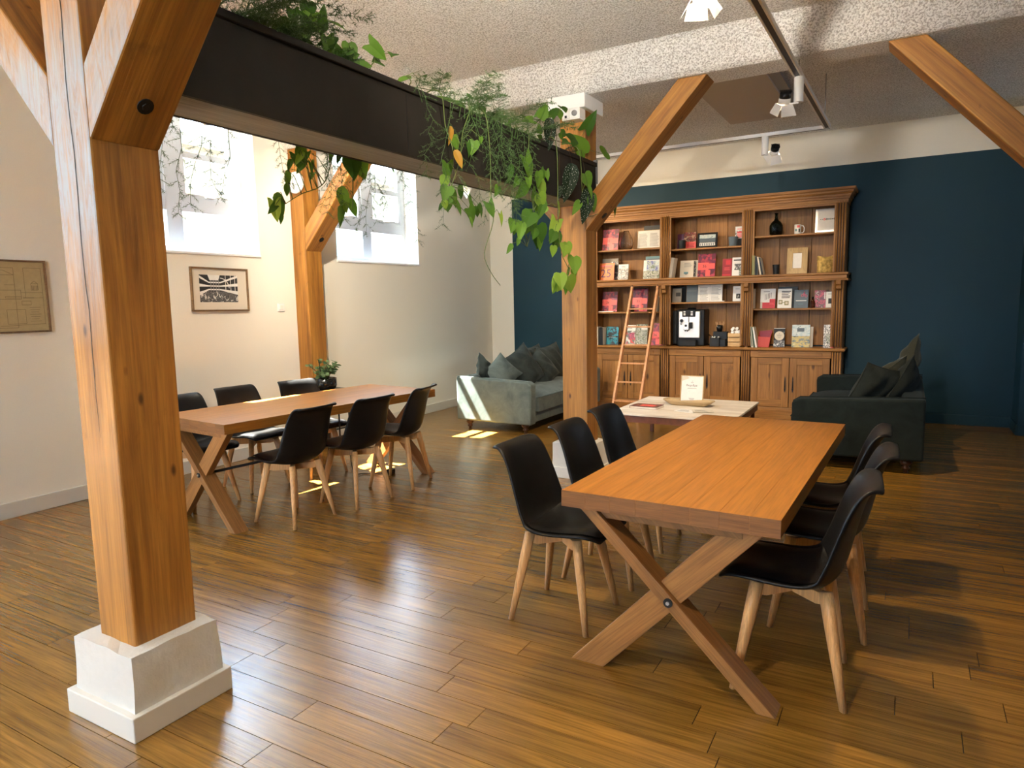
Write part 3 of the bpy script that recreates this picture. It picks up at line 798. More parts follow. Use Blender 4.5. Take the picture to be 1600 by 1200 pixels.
def make_chair(label):
    t = thing('shell_chair', label, 'chair', (0, 0, 0), 0, 'black shell chairs around the tables', local=True)
    MB().grid(lambda a, b: shell_pt(a * 2 - 1, b), 15, 30).build('shell', M['shell'], t, solid=.017, subsurf=1)
    b = MB()
    def pad(a, q):
        u, v = (a * 2 - 1), .07 + q * .35
        h = .006 + .026 * (1 - abs(u) ** 5) * (1 - abs(q * 2 - 1) ** 6)
        w = .86 * (1 - .10 * max(0, .35 - q))
        return shell_pt(u * w, v, h)
    b.grid(pad, 13, 13)
    b.build('seat_pad', M['pad'], t, subsurf=1)
    for sx in (-1, 1):
        for sy in (-1, 1):
            top = Vector((sx * .128, sy * .122, .438)); ft = Vector((sx * .205, sy * .20, 0))
            leg = MB(); ax = (ft - top).normalized(); r = Vector((sx, sy, 0)).normalized(); r = (r - ax * r.dot(ax)).normalized(); q = ax.cross(r)
            n = 10; rings = []
            for f, hw, hd in ((0, .0215, .026), (.25, .0205, .025), (.62, .017, .019), (1, .0125, .0135)):
                c = top + (ft - top) * f
                for k in range(n):
                    a = 2 * PI * k / n; ca, sa = math.cos(a), math.sin(a)
                    sg = lambda z: (abs(z) ** .62) * (1 if z > 0 else -1)
                    p = c + r * hd * sg(ca) + q * hw * sg(sa)
                    if f == 1: p.z = 0.0
                    rings.append(p)
            fs = [(j * n + k, j * n + (k + 1) % n, (j + 1) * n + (k + 1) % n, (j + 1) * n + k) for j in range(3) for k in range(n)]
            fs += [tuple(range(n))[::-1], tuple(range(3 * n, 4 * n))]
            leg.add(rings, fs, 0, True)
            leg.build('leg', M['beech'], t)
    for s in (-1, 1):
        d = Vector((.128, s * .122, 0)); d2 = d.normalized(); q = Vector((-d2.y, d2.x, 0)) * .016
        zc = .410 if s > 0 else .4095
        b = MB()
        P = [(-d, .432), (d, .432), (d * 1.04, .392), (d * .80, .380), (-d * .80, .380), (-d * 1.04, .392)]
        b.prism([(p.x - q.x, p.y - q.y, z - (0 if s > 0 else .0015)) for p, z in P], q * 2)
        b.build('cross_brace', M['beech'], t, bevel=.002)
    MB().lathe([(.05, .430), (.05, .446)], 16).build('mount_plate', M['black_metal'], t)
    return t
G = 'black shell chairs around the tables'
ch0 = make_chair('black shell chair nearest the camera, left side of the right-hand oak table')
ch0.location = (-1.478, 3.06, 0); ch0.rotation_euler = (0, 0, 0)
for x, y, deg, lab in [
    (-1.470, 3.655, 1, 'second black shell chair from the camera on the left side of the right-hand table'),
    (-1.492, 4.27, 0, 'black shell chair farthest from the camera on the left side of the right-hand table'),
    (-.372, 2.955, 184, 'black shell chair nearest the camera, right side of the right-hand oak table'),
    (-.325, 3.575, 182, 'second black shell chair from the camera on the right side of the right-hand table'),
    (-.365, 4.13, 181, 'black shell chair farthest from the camera on the right side of the right-hand table'),
    (-3.958, 3.548, 180, 'black shell chair seen from behind, nearest on the near side of the left-hand table'),
    (-3.873, 4.122, 177, 'middle black shell chair seen from behind at the left-hand table'),
    (-3.895, 4.72, 194, 'black shell chair turned slightly at the far end, near side of the left-hand table'),
    (-4.985, 3.50, -4, 'black shell chair on the wall side of the left-hand table, next to the big column'),
    (-5.03, 4.09, -5, 'black shell chair with sunlit seat, middle of the wall side of the left-hand table'),
    (-4.88, 4.66, -10, 'black shell chair on the wall side of the left-hand table, farthest from the big column')]:
    copy_tree(ch0, (x, y, 0), math.radians(deg), lab)

# ------------------------------------------------------------------ sofas and their cushions
def rbox(name, m, t, x0, x1, y0, y1, z0, z1, bev=.03):
    return MB().box(x0, x1, y0, y1, z0, z1).build(name, m, t, bevel=bev, seg=4)
def sofa(label, loc, rotz, m, D=1.05, LN=2.12):
    """local frame: back along x = 0, seat faces +x, length along y"""
    t = thing('sofa', label, 'sofa', loc, rotz, local=True)
    aw = .15
    rbox('base', m, t, .03, D - .03, aw, LN - aw, .125, .27, .02)
    rbox('backrest', m, t, 0, .19, aw, LN - aw, .125, .67, .04)
    for y0 in (0, LN - aw):
        b = MB().prism([(0, y0, .125), (D, y0, .115), (D + .01, y0, .60), (D - .05, y0, .635), (0, y0, .672)][::-1], (0, aw, 0))
        ao = b.build('armrest', m, t, bevel=.022, seg=4)
        MB().tube([(.0, y0 + .02, .675), (D - .05, y0 + .02, .638), (D + .008, y0 + .02, .602), (D + .002, y0 + .02, .12)], .006, 6).build('piping', m, ao)
    so = MB()
    def cush(u, v):
        return Vector((.17 + (D - .135) * u, aw + .012 + (LN - 2 * aw - .024) * v, .44 + .075 * (1 - abs(2 * u - 1) ** 4) * (1 - abs(2 * v - 1) ** 8)))
    so.grid(cush, 14, 28)
    n0 = len(so.v)
    so.box(.17, .17 + D - .135, aw + .012, LN - aw - .012, .262, .4401)
    sc = so.build('seat_cushion', m, t, bevel=.012)
    xe = .17 + D - .135
    MB().tube([(xe, aw + .02, .44), (xe, LN - aw - .02, .44)], .007, 6).build('piping', m, sc)
    for x in (.13, D - .12):
        for y in (.10, LN - .10):
            MB().lathe([(.014, 0), (.022, .004), (.017, .028), (.034, .040), (.036, .050), (.019, .060), (.040, .078), (.050, .092), (.048, .104), (.034, .116), (.05, .12), (.05, .13)], 16, (x, y, 0)).build('leg', M['dark_turned'], t)
    return t
sofaL = sofa('grey-green velvet sofa beside the white corner, its left arm striped with sunlight', (-4.895, 7.08, 0), 0, M['velvet_l'], 1.05, 2.15)
sofaR = sofa('dark green velvet sofa on the right in front of the petrol wall', (.165, 9.02, 0), PI, M['velvet_r'], 1.075, 2.17)

def pillow(label, c, size, thick, yaw, lean, roll, m, group, hgt=None):
    """square cushion standing on edge or corner; yaw: facing, lean: tipped back, roll: turned in its own plane"""
    b = MB(); s = size / 2; sh = (hgt or size) / 2
    for sg in (1, -1):
        def pt(a, q, sg=sg):
            u, v = a * 2 - 1, q * 2 - 1
            px = u * s * (1 - .10 * (1 - v * v)); pz = v * sh * (1 - .10 * (1 - u * u))
            f = max(0, (1 - abs(u) ** 2.6) * (1 - abs(v) ** 2.6)) ** .55
            wr = .012 * math.sin(9 * u + 5 * v + size * 40) * f
            return Vector((sg * (thick / 2 * f + .004 + wr), px, pz))
        b.grid(pt, 17, 17)
        k = 17
        if sg < 0:
            n = len(b.f)
            for i in range(n - (k - 1) ** 2, n): b.f[i] = b.f[i][::-1]
    Mx = Matrix.Rotation(yaw, 4, 'Z') @ Matrix.Rotation(-lean, 4, 'Y') @ Matrix.Rotation(roll, 4, 'X')
    b.v = [Mx @ p for p in b.v]
    lo = min(p.z for p in b.v)
    o = thing('throw_cushion', label, 'cushion', c, 0, group, local=True)
    b.build('cover', m, o)
    ring = []
    for i in range(33):
        a = i / 32 * 4; k = int(a) % 4; f = a - int(a)
        e = [(-1, -1), (1, -1), (1, 1), (-1, 1)]
        u = e[k][0] + (e[(k + 1) % 4][0] - e[k][0]) * f; v = e[k][1] + (e[(k + 1) % 4][1] - e[k][1]) * f
        ring.append(Mx @ Vector((0, u * s * (1 - .10 * (1 - v * v)), v * sh * (1 - .10 * (1 - u * u)))))
    MB().tube(ring, .006, 6, cap=False).build('piping', m, o)
    return o
gl, gr = 'cushions on the left sofa', 'cushions on the right sofa'
D45 = PI / 4
pillow('small pointed cushion at the left end of the left sofa', (-4.62, 7.34, .71), 0.362, 0.168, .25, .30, D45, M['cushion'], gl)
pillow('pale grey-green cushion with frayed corner, second from the left on the left sofa', (-4.42, 7.42, .70), 0.384, 0.168, -.7, .45, D45 * .9, M['velvet_l'], gl)
pillow('largest dark cushion with raised corner, middle of the left sofa', (-4.36, 7.86, .715), 0.531, 0.224, -.35, .38, D45 * .55, M['cushion'], gl)
pillow('dark cushion half behind the largest one on the left sofa', (-4.30, 8.27, .665), 0.475, 0.202, -.3, .48, D45 * .7, M['cushion'], gl)
pillow('dark cushion against the backrest behind the others on the left sofa', (-4.60, 8.62, .70), 0.520, 0.179, 0, .18, .06, M['cushion'], gl)
pillow('dark cushion beside the column on the left sofa', (-4.42, 8.80, .70), 0.542, 0.190, -.2, .3, .12, M['cushion'], gl)
pillow('dark cushion nearest the front arm of the right sofa', (-.24, 7.36, .685), 0.497, 0.213, PI - .9, .40, .25, M['cushion_r'], gr)
pillow('olive cushion standing on its corner, highest on the right sofa', (.00, 8.05, .83), 0.520, 0.190, PI + .1, .28, D45, M['cushion_o'], gr)
pillow('dark cushion wedged against the backrest of the right sofa', (-.02, 7.55, .70), 0.497, 0.179, PI - .3, .35, .5, M['cushion_r'], gr)
pillow('olive-grey cushion lying behind the front one on the right sofa', (-.16, 7.83, .71), 0.475, 0.202, PI - .6, .6, .8, M['cushion_o'], gr)

# ------------------------------------------------------------------ coffee table and what lies on it
ct = thing('coffee_table', 'low coffee table with limed plank top and red-brown frame between the sofas', 'table', (-2.04, 7.32, 0))
nb = 7; cy0, cy1, cx0, cx1 = 6.66, 7.96, -2.68, -1.41
for i in range(nb):
    a = cy0 + (cy1 - cy0) * i / nb; b_ = cy0 + (cy1 - cy0) * (i + 1) / nb
    MB().box(cx0, cx1, a + .001, b_ - .001, .398, .42).build('top_board', M['lime_top'], ct, bevel=.002, seg=1)
for nm, bx in (('apron', (cx0 + .01, cx1 - .01, cy0 + .01, cy0 + .035)), ('apron', (cx0 + .01, cx1 - .01, cy1 - .035, cy1 - .01)), ('apron', (cx0 + .01, cx0 + .035, cy0 + .035, cy1 - .035)), ('apron', (cx1 - .035, cx1 - .01, cy0 + .035, cy1 - .035))):
    MB().box(*bx, .328, .397).build(nm, M['redwood'], ct)
for x in (cx0 + .055, cx1 - .055):
    for y in (cy0 + .055, cy1 - .055):
        MB().beam((x, y, .397), (x, y, 0), (.02, 0, 0), (0, .02, 0)).build('leg', M['redwood'], ct, bevel=.003)
# ------------------------------------------------------------------ bookcase
YF, YB = 9.38, 9.775
bc = thing('bookcase', 'wide waxed pine bookcase with three bays, fluted pilasters and cupboard doors', 'bookcase', (-2.39, 9.58, 0))
PX = [-4.03, -2.94, -1.845, -.755]          # pilaster centres
BAY = [(PX[i] + .06, PX[i + 1] - .06) for i in range(3)]
def W(name, x0, x1, y0, y1, z0, z1, m='pine', par=None, bev=.003):
    return MB().box(x0, x1, y0, y1, z0, z1).build(name, M[m], par or bc, bevel=bev)
for i, x in enumerate(PX):
    W('upright_panel', x - .022, x + .022, YF + .03, YB, .14, 2.72)
    for z0, z1 in ((.15, .885), (.945, 1.765), (1.868, 2.72)):
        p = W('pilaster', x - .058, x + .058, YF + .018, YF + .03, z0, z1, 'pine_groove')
        for k in range(4):
            MB().tube([(x - .0435 + .029 * k, YF + .009, z0 + .002), (x - .0435 + .029 * k, YF + .009, z1 - .002)], .0098, 10).build('reed', M['pine'], p)
    # corbel under the middle ledge
    c = [(YF, 1.765), (YF - .075, 1.765), (YF - .07, 1.72), (YF - .045, 1.70), (YF - .04, 1.665), (YF, 1.645)]
    MB().prism([(x - .028, y, z) for y, z in c], (.056, 0, 0)).build('corbel', M['pine'], bc, bevel=.003)
shelf_z = [(2.292, 1.406), (2.256, 1.53), (2.362, 1.43)]
for i, (a, b) in enumerate(BAY):
    a2, b2 = PX[i] + .024, PX[i + 1] - .024
    # backboards
    cuts = [a2, a2 + (b2 - a2) * (.30 if i else .28), a2 + (b2 - a2) * (.70 if i < 2 else .67), b2]
    for k in range(3):
        for z0, z1 in ((.945, 1.765), (1.868, 2.72)):
            W('back_board', cuts[k] + .002, cuts[k + 1] - .002, YB - .028 - (.002 if k == 1 else 0), YB - .006, z0, z1, bev=.004)
    for z in shelf_z[i]:
        W('shelf', a2, b2, YF + .055, YB - .03, z - .022, z, 'pine_x')
    # face frame strips beside the pilasters
    for x0, x1 in ((a - .004, a + .02), (b - .02, b + .004)):
        for z0, z1 in ((.945, 1.765), (1.868, 2.69)):
            W('face_strip', x0, x1, YF + .012, YF + .035, z0, z1)
    # frieze under the cornice, rail under the counter and two doors
    W('frieze', a, b, YF + .008, YF + .03, 2.672, 2.72, 'pine_x')
    W('rail', a, b, YF + .01, YF + .032, .80, .885, 'pine_x')
    W('slide_front', a + .10, b - .10, YF + .002, YF + .0101, .828, .862, 'pine_x')
    W('bottom_board', a2, b2, YF + .03, YB - .03, .14, .16, 'pine_x')
    mid = (a + b) / 2
    for s, (x0, x1) in ((1, (a + .012, mid - .004)), (-1, (mid + .004, b - .012))):
        st = .085
        d = MB().box(x0, x0 + st, YF + .004, YF + .028, .155, .795).box(x1 - st, x1, YF + .004, YF + .028, .155, .795).build('door', M['pine'], bc, bevel=.003)
        for q0, q1 in ((.155, .255), (.71, .795)): MB().box(x0 + st, x1 - st, YF + .004, YF + .028, q0, q1).build('door_rail', M['pine_x'], d, bevel=.003)
        for k in range(2):
            xm0, xm1 = x0 + st, x1 - st; h = (xm1 - xm0) / 2
            MB().box(xm0 + k * h + .0008, xm0 + (k + 1) * h - .0008, YF + .015, YF + .024, .255, .71).build('door_panel', M['pine'], d)
        hx = x1 - st / 2 if s > 0 else x0 + st / 2
        hb = MB().prism([(hx - .012, YF + .0035, .40), (hx + .012, YF + .0035, .40), (hx + .008, YF + .0035, .37), (hx, YF + .0035, .345), (hx - .008, YF + .0035, .37)][::-1], (0, -.004, 0))
        hb.prism([(hx - .010, YF + .0035, .40), (hx + .010, YF + .0035, .40), (hx + .007, YF + .0035, .53), (hx, YF + .0035, .565), (hx - .007, YF + .0035, .53)], (0, -.004, 0))
        ho = hb.build('handle_plate', M['black_metal'], d)
        MB().tube([(hx, YF - .001, .50), (hx, YF - .018, .49), (hx, YF - .018, .42), (hx, YF - .006, .405)], .0045, 6).build('drop_handle', M['black_metal'], d)
XL, XR = -4.10, -.685
def moulding(name, prof, x0, x1, m='pine_x'):
    """profile [(y, z)] along x with mitred right and left returns of the same overhang"""
    b = MB(); n = len(prof)
    vs = [Vector((x0 - (YF - y), y, z)) for y, z in prof] + [Vector((x1 + (YF - y), y, z)) for y, z in prof]
    vs += [Vector((x0 - (YF - y), YB, z)) for y, z in prof] + [Vector((x1 + (YF - y), YB, z)) for y, z in prof]
    fs = []
    for i in range(n - 1):
        fs.append((i, n + i, n + i + 1, i + 1)); fs.append((n + i, 3 * n + i, 3 * n + i + 1, n + i + 1)); fs.append((2 * n + i, i, i + 1, 2 * n + i + 1))
    fs.append((0, 2 * n, 3 * n, n)); fs.append((n - 1, 2 * n - 1, 4 * n - 1, 3 * n - 1))
    b.add(vs, fs); return b.build(name, M[m], bc)
moulding('cornice', [(YF, 2.715), (YF - .004, 2.74), (YF - .016, 2.745), (YF - .018, 2.768), (YF - .03, 2.775), (YF - .032, 2.795), (YF - .055, 2.815), (YF - .058, 2.835), (YF - .075, 2.845), (YF - .08, 2.872), (YF - .0, 2.874)], XL, XR)
moulding('counter_ledge', [(YF, .885), (YF - .012, .890), (YF - .022, .898), (YF - .024, .918), (YF - .012, .925), (YF, .9251)], XL, XR)
moulding('middle_ledge', [(YF, 1.765), (YF - .03, 1.765), (YF - .032, 1.782), (YF - .012, 1.79), (YF - .010, 1.83), (YF - .028, 1.842), (YF - .03, 1.862), (YF, 1.8655)], XL, XR)
moulding('plinth_base', [(YF, .0), (YF - .022, .0), (YF - .022, .105), (YF - .010, .112), (YF - .008, .135), (YF, .150)], XL, XR)
W('side_panel', -.755 + .023, -.697, YF + .031, YB, .151, 2.714)
W('top_board', XL, XR, YF, YB, 2.694, 2.7145, 'pine_x')
W('counter_board', XL + .02, XR - .02, YF + .001, YB - .005, .886, .9245, 'pine_x')
W('ledge_board', XL + .02, XR - .02, YF + .001, YB - .005, 1.7655, 1.8645, 'pine_x')

# ladder leaning on the ledge of the left bay
ld = thing('library_ladder', 'reddish wooden library ladder leaning on the left bay of the bookcase', 'ladder', (-3.21, 8.52, 0))
def lad(z): return 8.52 + (9.325 - 8.52) * z / 1.70
xl, xr = -3.395, -3.025
for x in (xl, xr):
    mb = MB()
    pts = [(lad(0), 0), (lad(1.62), 1.62), (lad(1.70) + .0, 1.72), (9.335, 1.762)]
    for (ya, za), (yb, zb) in zip(pts[:-1], pts[1:]):
        mb.prism([(x - .014, ya - .036, za), (x - .014, ya + .030, za), (x - .014, yb + .030 * (1 if zb < 1.7 else .5), zb), (x - .014, yb - .036 * (1 if zb < 1.7 else .5), zb)], (.028, 0, 0))
    so = mb.build('stile', M['ladder'], ld)
    MB().tube([(x, 9.325, 1.755), (x, 9.332, 1.775)], .008, 8).build('hook', M['black_metal'], so)
for k in range(6):
    z = .235 + k * .243
    W('rung', xl + .014, xr - .014, lad(z) - .028, lad(z) + .024, z - .010, z + .010, 'ladder', ld)

# ------------------------------------------------------------------ things on the shelves
def font_mesh(s, size):
    c = bpy.data.curves.new('lettering', 'FONT'); c.body = s; c.size = size; c.align_x = 'CENTER'; c.align_y = 'CENTER'; c.resolution_u = 2
    o = bpy.data.objects.new('lettering', c); C.objects.link(o)
    dg = bpy.context.evaluated_depsgraph_get()
    me = bpy.data.meshes.new_from_object(o.evaluated_get(dg))
    bpy.data.objects.remove(o); bpy.data.curves.remove(c)
    return me
FONT = {}
def lettering(s, size, parent, loc, m, rot=None):
    key = (s, round(size, 4), m.name)
    if key not in FONT:
        me = font_mesh(s, size); me.materials.clear(); me.materials.append(m); FONT[key] = me
    o = put('lettering', FONT[key], parent, loc)
    o.rotation_euler = rot or (PI / 2, 0, 0)
    return o

def book(name, label, cat, x0, x1, z, h, y, cover, thick=.012, tilt=.16, prints=(), texts=(), yaw=0.0, side=0.0, pages=True, group=None):
    """upright book or magazine facing the room. Local frame: x right, -y front, z up; it leans back by tilt"""
    wd = x1 - x0
    t = thing(name, label, cat, ((x0 + x1) / 2, y, z + .0005), 0, group, local=True)
    t.rotation_euler = (-tilt, side, yaw)
    c = .0016 if thick > .006 else thick / 2.5
    if pages and thick > .006:
        MB().box(-wd / 2 + .001, wd / 2 - .002, -thick + c, -c, .002, h - .002).build('pages', M['pages'], t)
        MB().box(-wd / 2, wd / 2, -thick, -thick + c, 0, h).box(-wd / 2, wd / 2, -c, 0, 0, h).box(-wd / 2, -wd / 2 + c * .6, -thick + c, -c, 0, h).build('cover', M[cover], t)
    else:
        MB().box(-wd / 2, wd / 2, -thick, 0, 0, h).build('cover', M[cover], t)
    yf = -thick - .0004
    if prints:
        b = MB(); ms = []
        for k, (u0, v0, u1, v1, mk) in enumerate(prints):
            if mk not in ms: ms.append(mk)
            yy = yf - .00015 * k
            b.add([(-wd / 2 + u0 * wd, yy, v0 * h), (-wd / 2 + u1 * wd, yy, v0 * h), (-wd / 2 + u1 * wd, yy, v1 * h), (-wd / 2 + u0 * wd, yy, v1 * h)], [(0, 1, 2, 3)], ms.index(mk))
        stuff(b.build('cover_print', [M[k] for k in ms], t))
    for s, u, v, sz, mk in texts:
        lettering(s, sz, t, (-wd / 2 + u * wd, yf - .002, v * h), M[mk])
    return t
def lines(u0, u1, v0, v1, n, mk='ink_grey', rag=.25, hgt=.35):
    r = random.Random(n * 7 + int(u0 * 100)); st = (v1 - v0) / n
    return [(u0, v0 + i * st, u1 - r.random() * rag * (u1 - u0), v0 + (i + hgt) * st, mk) for i in range(n)]
def mag35(label, x0, x1, z, h, y, no, tilt=.17, **k):
    return book('magazine', label, 'magazine', x0, x1, z, h, y, 'red_mag', .006, tilt,
        [(0, .62, 1, 1, 'p_red'), (0, .30, 1, .62, 'coral'), (.62, .0, 1, .62, 'p_red'), (.62, .34, .97, .58, 'coral'), (0, 0, .62, .30, 'p_red'), (.45, .03, .72, .30, 'coral')],
        [(no, .38, .46, h * .17, 'ink')], pages=False, group='red anniversary magazines in the bookcase', **k)
mag35('red magazine numbered 35 behind the glass vase, top shelf of the left bay', -3.935, -3.69, 2.292, .31, 9.55, '35')
mag35('red magazine numbered 36, left end of the lower middle shelf beside the column', -3.945, -3.71, 1.406, .298, 9.55, '36')
mag35('red magazine numbered 35 behind the top of the ladder', -3.475, -3.25, 1.406, .325, 9.55, '35')
mag35('pink-red magazine numbered 36 right of the ladder on the counter', -3.215, -3.02, .925, .315, 9.56, '36')
mag35('large red magazine numbered 36 on the ledge of the middle bay', -2.535, -2.30, 1.865, .318, 9.55, '36')

# left bay, top shelf
t = thing('glass_vase', 'clear round glass vase on the top shelf of the left bay', 'vase', (-3.54, 9.49, 2.2925))
MB().lathe([(.03, .002), (.075, .004), (.098, .06), (.099, .10), (.08, .165), (.055, .215), (.038, .245), (.036, .258), (.032, .257), (.033, .243), (.05, .213), (.075, .163), (.094, .10), (.093, .06), (.07, .010), (.0, .008)], 28, (-3.54, 9.49, 2.2925)).build('vessel', M['clear'], t)
d = book('info_board', 'white framed text board beside the vase, top shelf of the left bay', 'sign', -3.405, -3.055, 2.292, .26, 9.56, 'gilt', .012, .14, [(.03, .04, .97, .97, 'paper')] + lines(.08, .48, .12, .85, 12) + lines(.54, .93, .12, .85, 12), pages=False)
book('black_folder', 'black folder standing behind the white text board, top shelf', 'folder', -3.33, -3.06, 2.292, .325, 9.64, 'black', .015, .05, pages=False)
# left bay, ledge
book('magazine', 'orange magazine numbered 25 on the ledge beside the column', 'magazine', -3.965, -3.735, 1.865, .25, 9.50, 'orange', .008, .16, [(.06, .80, .85, .88, 'coral')] + lines(.3, .9, .70, .86, 3, 'plum'), [('25', .46, .38, .17, 'plum')], pages=False)
book('book', 'brown-grey book behind the orange magazine on the left ledge', 'book', -3.955, -3.71, 1.865, .315, 9.60, 'grey_cover', .018, .10, [(.55, .0, 1, .86, 'p_bw')])
book('book', 'white patterned book beside the orange magazine on the left ledge', 'book', -3.68, -3.53, 1.865, .223, 9.54, 'paper', .024, .18, [(.02, .02, .98, .72, 'p_white')] + lines(.3, .75, .78, .9, 2, 'ink'))
book('magazine', 'blue photo magazine in front, right end of the left ledge', 'magazine', -3.30, -3.068, 1.865, .266, 9.52, 'paper', .006, .14, [(.2, .30, .96, .96, 'p_blue'), (0, .02, 1, .42, 'p_green'), (.0, .70, .2, .98, 'paper'), (.72, .70, .98, .94, 'p_sky')] + lines(.3, .8, .1, .2, 2, 'ink'), pages=False)
book('magazine', 'teal magazine standing behind the blue one, left ledge', 'magazine', -3.295, -3.06, 1.865, .322, 9.59, 'teal_cover', .006, .10, [(.1, .82, .9, .9, 'slate')], pages=False)
# left bay, lower shelf
t = thing('booklet', 'white booklet lying flat below the red magazine beside the column', 'booklet', (-3.84, 9.475, 1.4065))
MB().box(-3.955, -3.72, 9.44, 9.515, 1.4065, 1.42).build('pages', M['paper'], t)
t = thing('bowl', 'small black bowl behind the ladder on the lower middle shelf', 'bowl', (-3.46, 9.49, 1.4065))
MB().lathe([(.03, .0), (.034, .004), (.05, .035), (.053, .062), (.049, .062), (.045, .035), (.0, .012)], 20, (-3.46, 9.49, 1.4065)).build('vessel', M['gloss_black'], t)
book('folder', 'dark folder behind the red magazine and the ladder top', 'folder', -3.53, -3.30, 1.406, .335, 9.65, 'charcoal', .012, .06, pages=False)
book('book', 'white book leaning at the right end behind the ladder, lower middle shelf', 'book', -3.085, -3.055, 1.406, .212, 9.52, 'cream', .16, .0, side=.12)
# left bay, counter
book('book', 'pale slim book at the left end of the counter beside the column', 'book', -3.983, -3.946, .925, .268, 9.53, 'cream', .14, 0)
book('book', 'thick black book second from the left on the counter', 'book', -3.925, -3.872, .925, .258, 9.55, 'black', .15, 0, [(.3, .1, .7, .9, 'charcoal')])
book('magazine', 'black and turquoise magazine on the counter left of the ladder', 'magazine', -3.865, -3.675, .925, .268, 9.52, 'black', .008, .12, [(.0, .0, .98, .98, 'p_teal'), (.05, .40, .95, .47, 'black')] + lines(.2, .9, .41, .45, 1, 'paper'), pages=False)
book('magazine', 'white magazine with red flowers behind the ladder on the counter', 'magazine', -3.585, -3.425, .925, .287, 9.54, 'paper', .006, .14, [(.02, .05, .98, .72, 'p_street'), (.35, .30, .9, .62, 'p_pink')] + lines(.1, .8, .8, .93, 2, 'ink'), pages=False)
book('magazine', 'grey-green photo magazine behind the ladder on the counter', 'magazine', -3.42, -3.25, .925, .299, 9.55, 'p_green', .006, .14, [(.45, .74, .98, .92, 'paper'), (.0, .04, 1, .7, 'p_green')], pages=False)
t = thing('paper_sheets', 'white sheets lying flat on the counter behind the ladder', 'paper', (-3.42, 9.44, .9255))
MB().box(-3.58, -3.26, 9.39, 9.50, .9255, .938).build('sheets', M['paper'], t)

def pot(label, x, y, z, r, h, m, cat='pot'):
    t = thing('small_pot', label, cat, (x, y, z + .0005))
    MB().lathe([(r * .78, 0), (r * .80, .003), (r, h - .004), (r, h), (r * .92, h), (r * .75, .012), (0, .010)], 22, (x, y, z + .0005)).build('vessel', M[m], t)
    MB().lathe([(r * .80, h * .6), (0, h * .6)], 16, (x, y, z)).build('filling', M['soil'], t)
    return t
# middle bay, top shelf
pot('small black pot at the left of the middle bay, top shelf', -2.735, 9.48, 2.256, .05, .115, 'charcoal')
book('magazine', 'dark red flower-patterned magazine behind the small black pot', 'magazine', -2.735, -2.565, 2.256, .228, 9.56, 'p_dark', .006, .14, [(.2, .0, 1, .45, 'coral'), (0, .42, 1, 1, 'p_dark')] + lines(.3, .9, .1, .35, 3, 'dark_red'), pages=False)
book('magazine', 'dark plum magazine half hidden behind the pot, top shelf of the middle bay', 'magazine', -2.84, -2.742, 2.256, .215, 9.62, 'plum', .006, .10, [(.3, .3, .9, .6, 'p_pink')], pages=False)
book('photo_frame', 'black framed photo of a white building, top shelf of the middle bay', 'picture', -2.545, -2.275, 2.256, .205, 9.56, 'black', .014, .16, [(.10, .13, .90, .87, 'p_sky'), (.10, .13, .90, .40, 'p_bw'), (.10, .36, .90, .62, 'slate'), (.12, .13, .88, .33, 'paper')] + [(.16 + .09 * i, .15, .20 + .09 * i, .30, 'slate') for i in range(8)], pages=False)
pot('dark green glazed pot at the right of the middle bay, top shelf', -2.05, 9.48, 2.256, .062, .12, 'slate')
book('magazine', 'white and red magazine behind the dark green pot, top shelf', 'magazine', -2.05, -1.925, 2.256, .262, 9.58, 'p_white', .006, .12, [(.2, .45, .98, .75, 'coral'), (.0, .78, 1, 1, 'paper'), (.1, .03, .98, .38, 'charcoal')] + lines(.2, .9, .5, .7, 3, 'paper') + lines(.2, .9, .84, .95, 2, 'coral'), pages=False)
# middle bay, ledge
book('book', 'grey book leaning at the left end of the middle ledge', 'book', -2.885, -2.845, 1.865, .275, 9.54, 'grey_cover', .17, .0, side=.14)
book('book', 'cream book with a small teal emblem on the middle ledge', 'book', -2.77, -2.585, 1.865, .234, 9.52, 'cream', .014, .17, [(.30, .20, .62, .33, 'teal_cover'), (.38, .17, .55, .24, 'slate')] + lines(.3, .9, .62, .9, 4, 'ink_grey'))
book('book', 'second cream book tucked behind the one with the emblem', 'book', -2.68, -2.535, 1.865, .236, 9.565, 'cream', .014, .16, [(.6, .05, .82, .95, 'p_bw')])
book('book', 'small red book near the right end of the middle ledge', 'book', -2.20, -2.078, 1.865, .235, 9.54, 'dark_red', .010, .16, [(.35, .65, .85, .92, 'bright_red'), (.0, .0, .9, .12, 'bright_red')] + lines(.2, .9, .35, .55, 2, 'coral'), [])
book('magazine', 'white magazine with a photo at the right end of the middle ledge', 'magazine', -2.072, -1.925, 1.865, .245, 9.54, 'paper', .008, .12, [(.2, .32, .85, .66, 'p_bw'), (.62, .0, 1, .4, 'p_green')] + lines(.12, .9, .82, .92, 1, 'ink', .1, .7), pages=False)
# middle bay, shelf
book('card_box', 'grey card with a dark square, left end of the shelf over the coffee machine', 'card', -2.87, -2.745, 1.53, .188, 9.52, 'grey_cover', .02, .12, [(.38, .42, .92, .70, 'ink'), (.1, .82, .8, .86, 'ink_grey')], pages=False)
book('folder', 'black folder behind the grey card over the coffee machine', 'folder', -2.895, -2.715, 1.53, .212, 9.62, 'black', .02, .05, pages=False)
book('book', 'slate blue book beside the open document over the coffee machine', 'book', -2.685, -2.53, 1.53, .228, 9.55, 'slate', .014, .10, lines(.05, .95, .64, .74, 2, 'ink_grey', .05, .2))
book('open_document', 'open grey-white document with two text columns over the coffee machine', 'document', -2.525, -2.195, 1.53, .23, 9.54, 'paper', .008, .13, lines(.08, .44, .08, .9, 11) + lines(.55, .93, .08, .9, 11) + [(.497, .0, .503, 1, 'ink_grey')], pages=False)
t = thing('paper_strip', 'narrow white paper lying in front of the open document', 'paper', (-2.215, 9.455, 1.531))
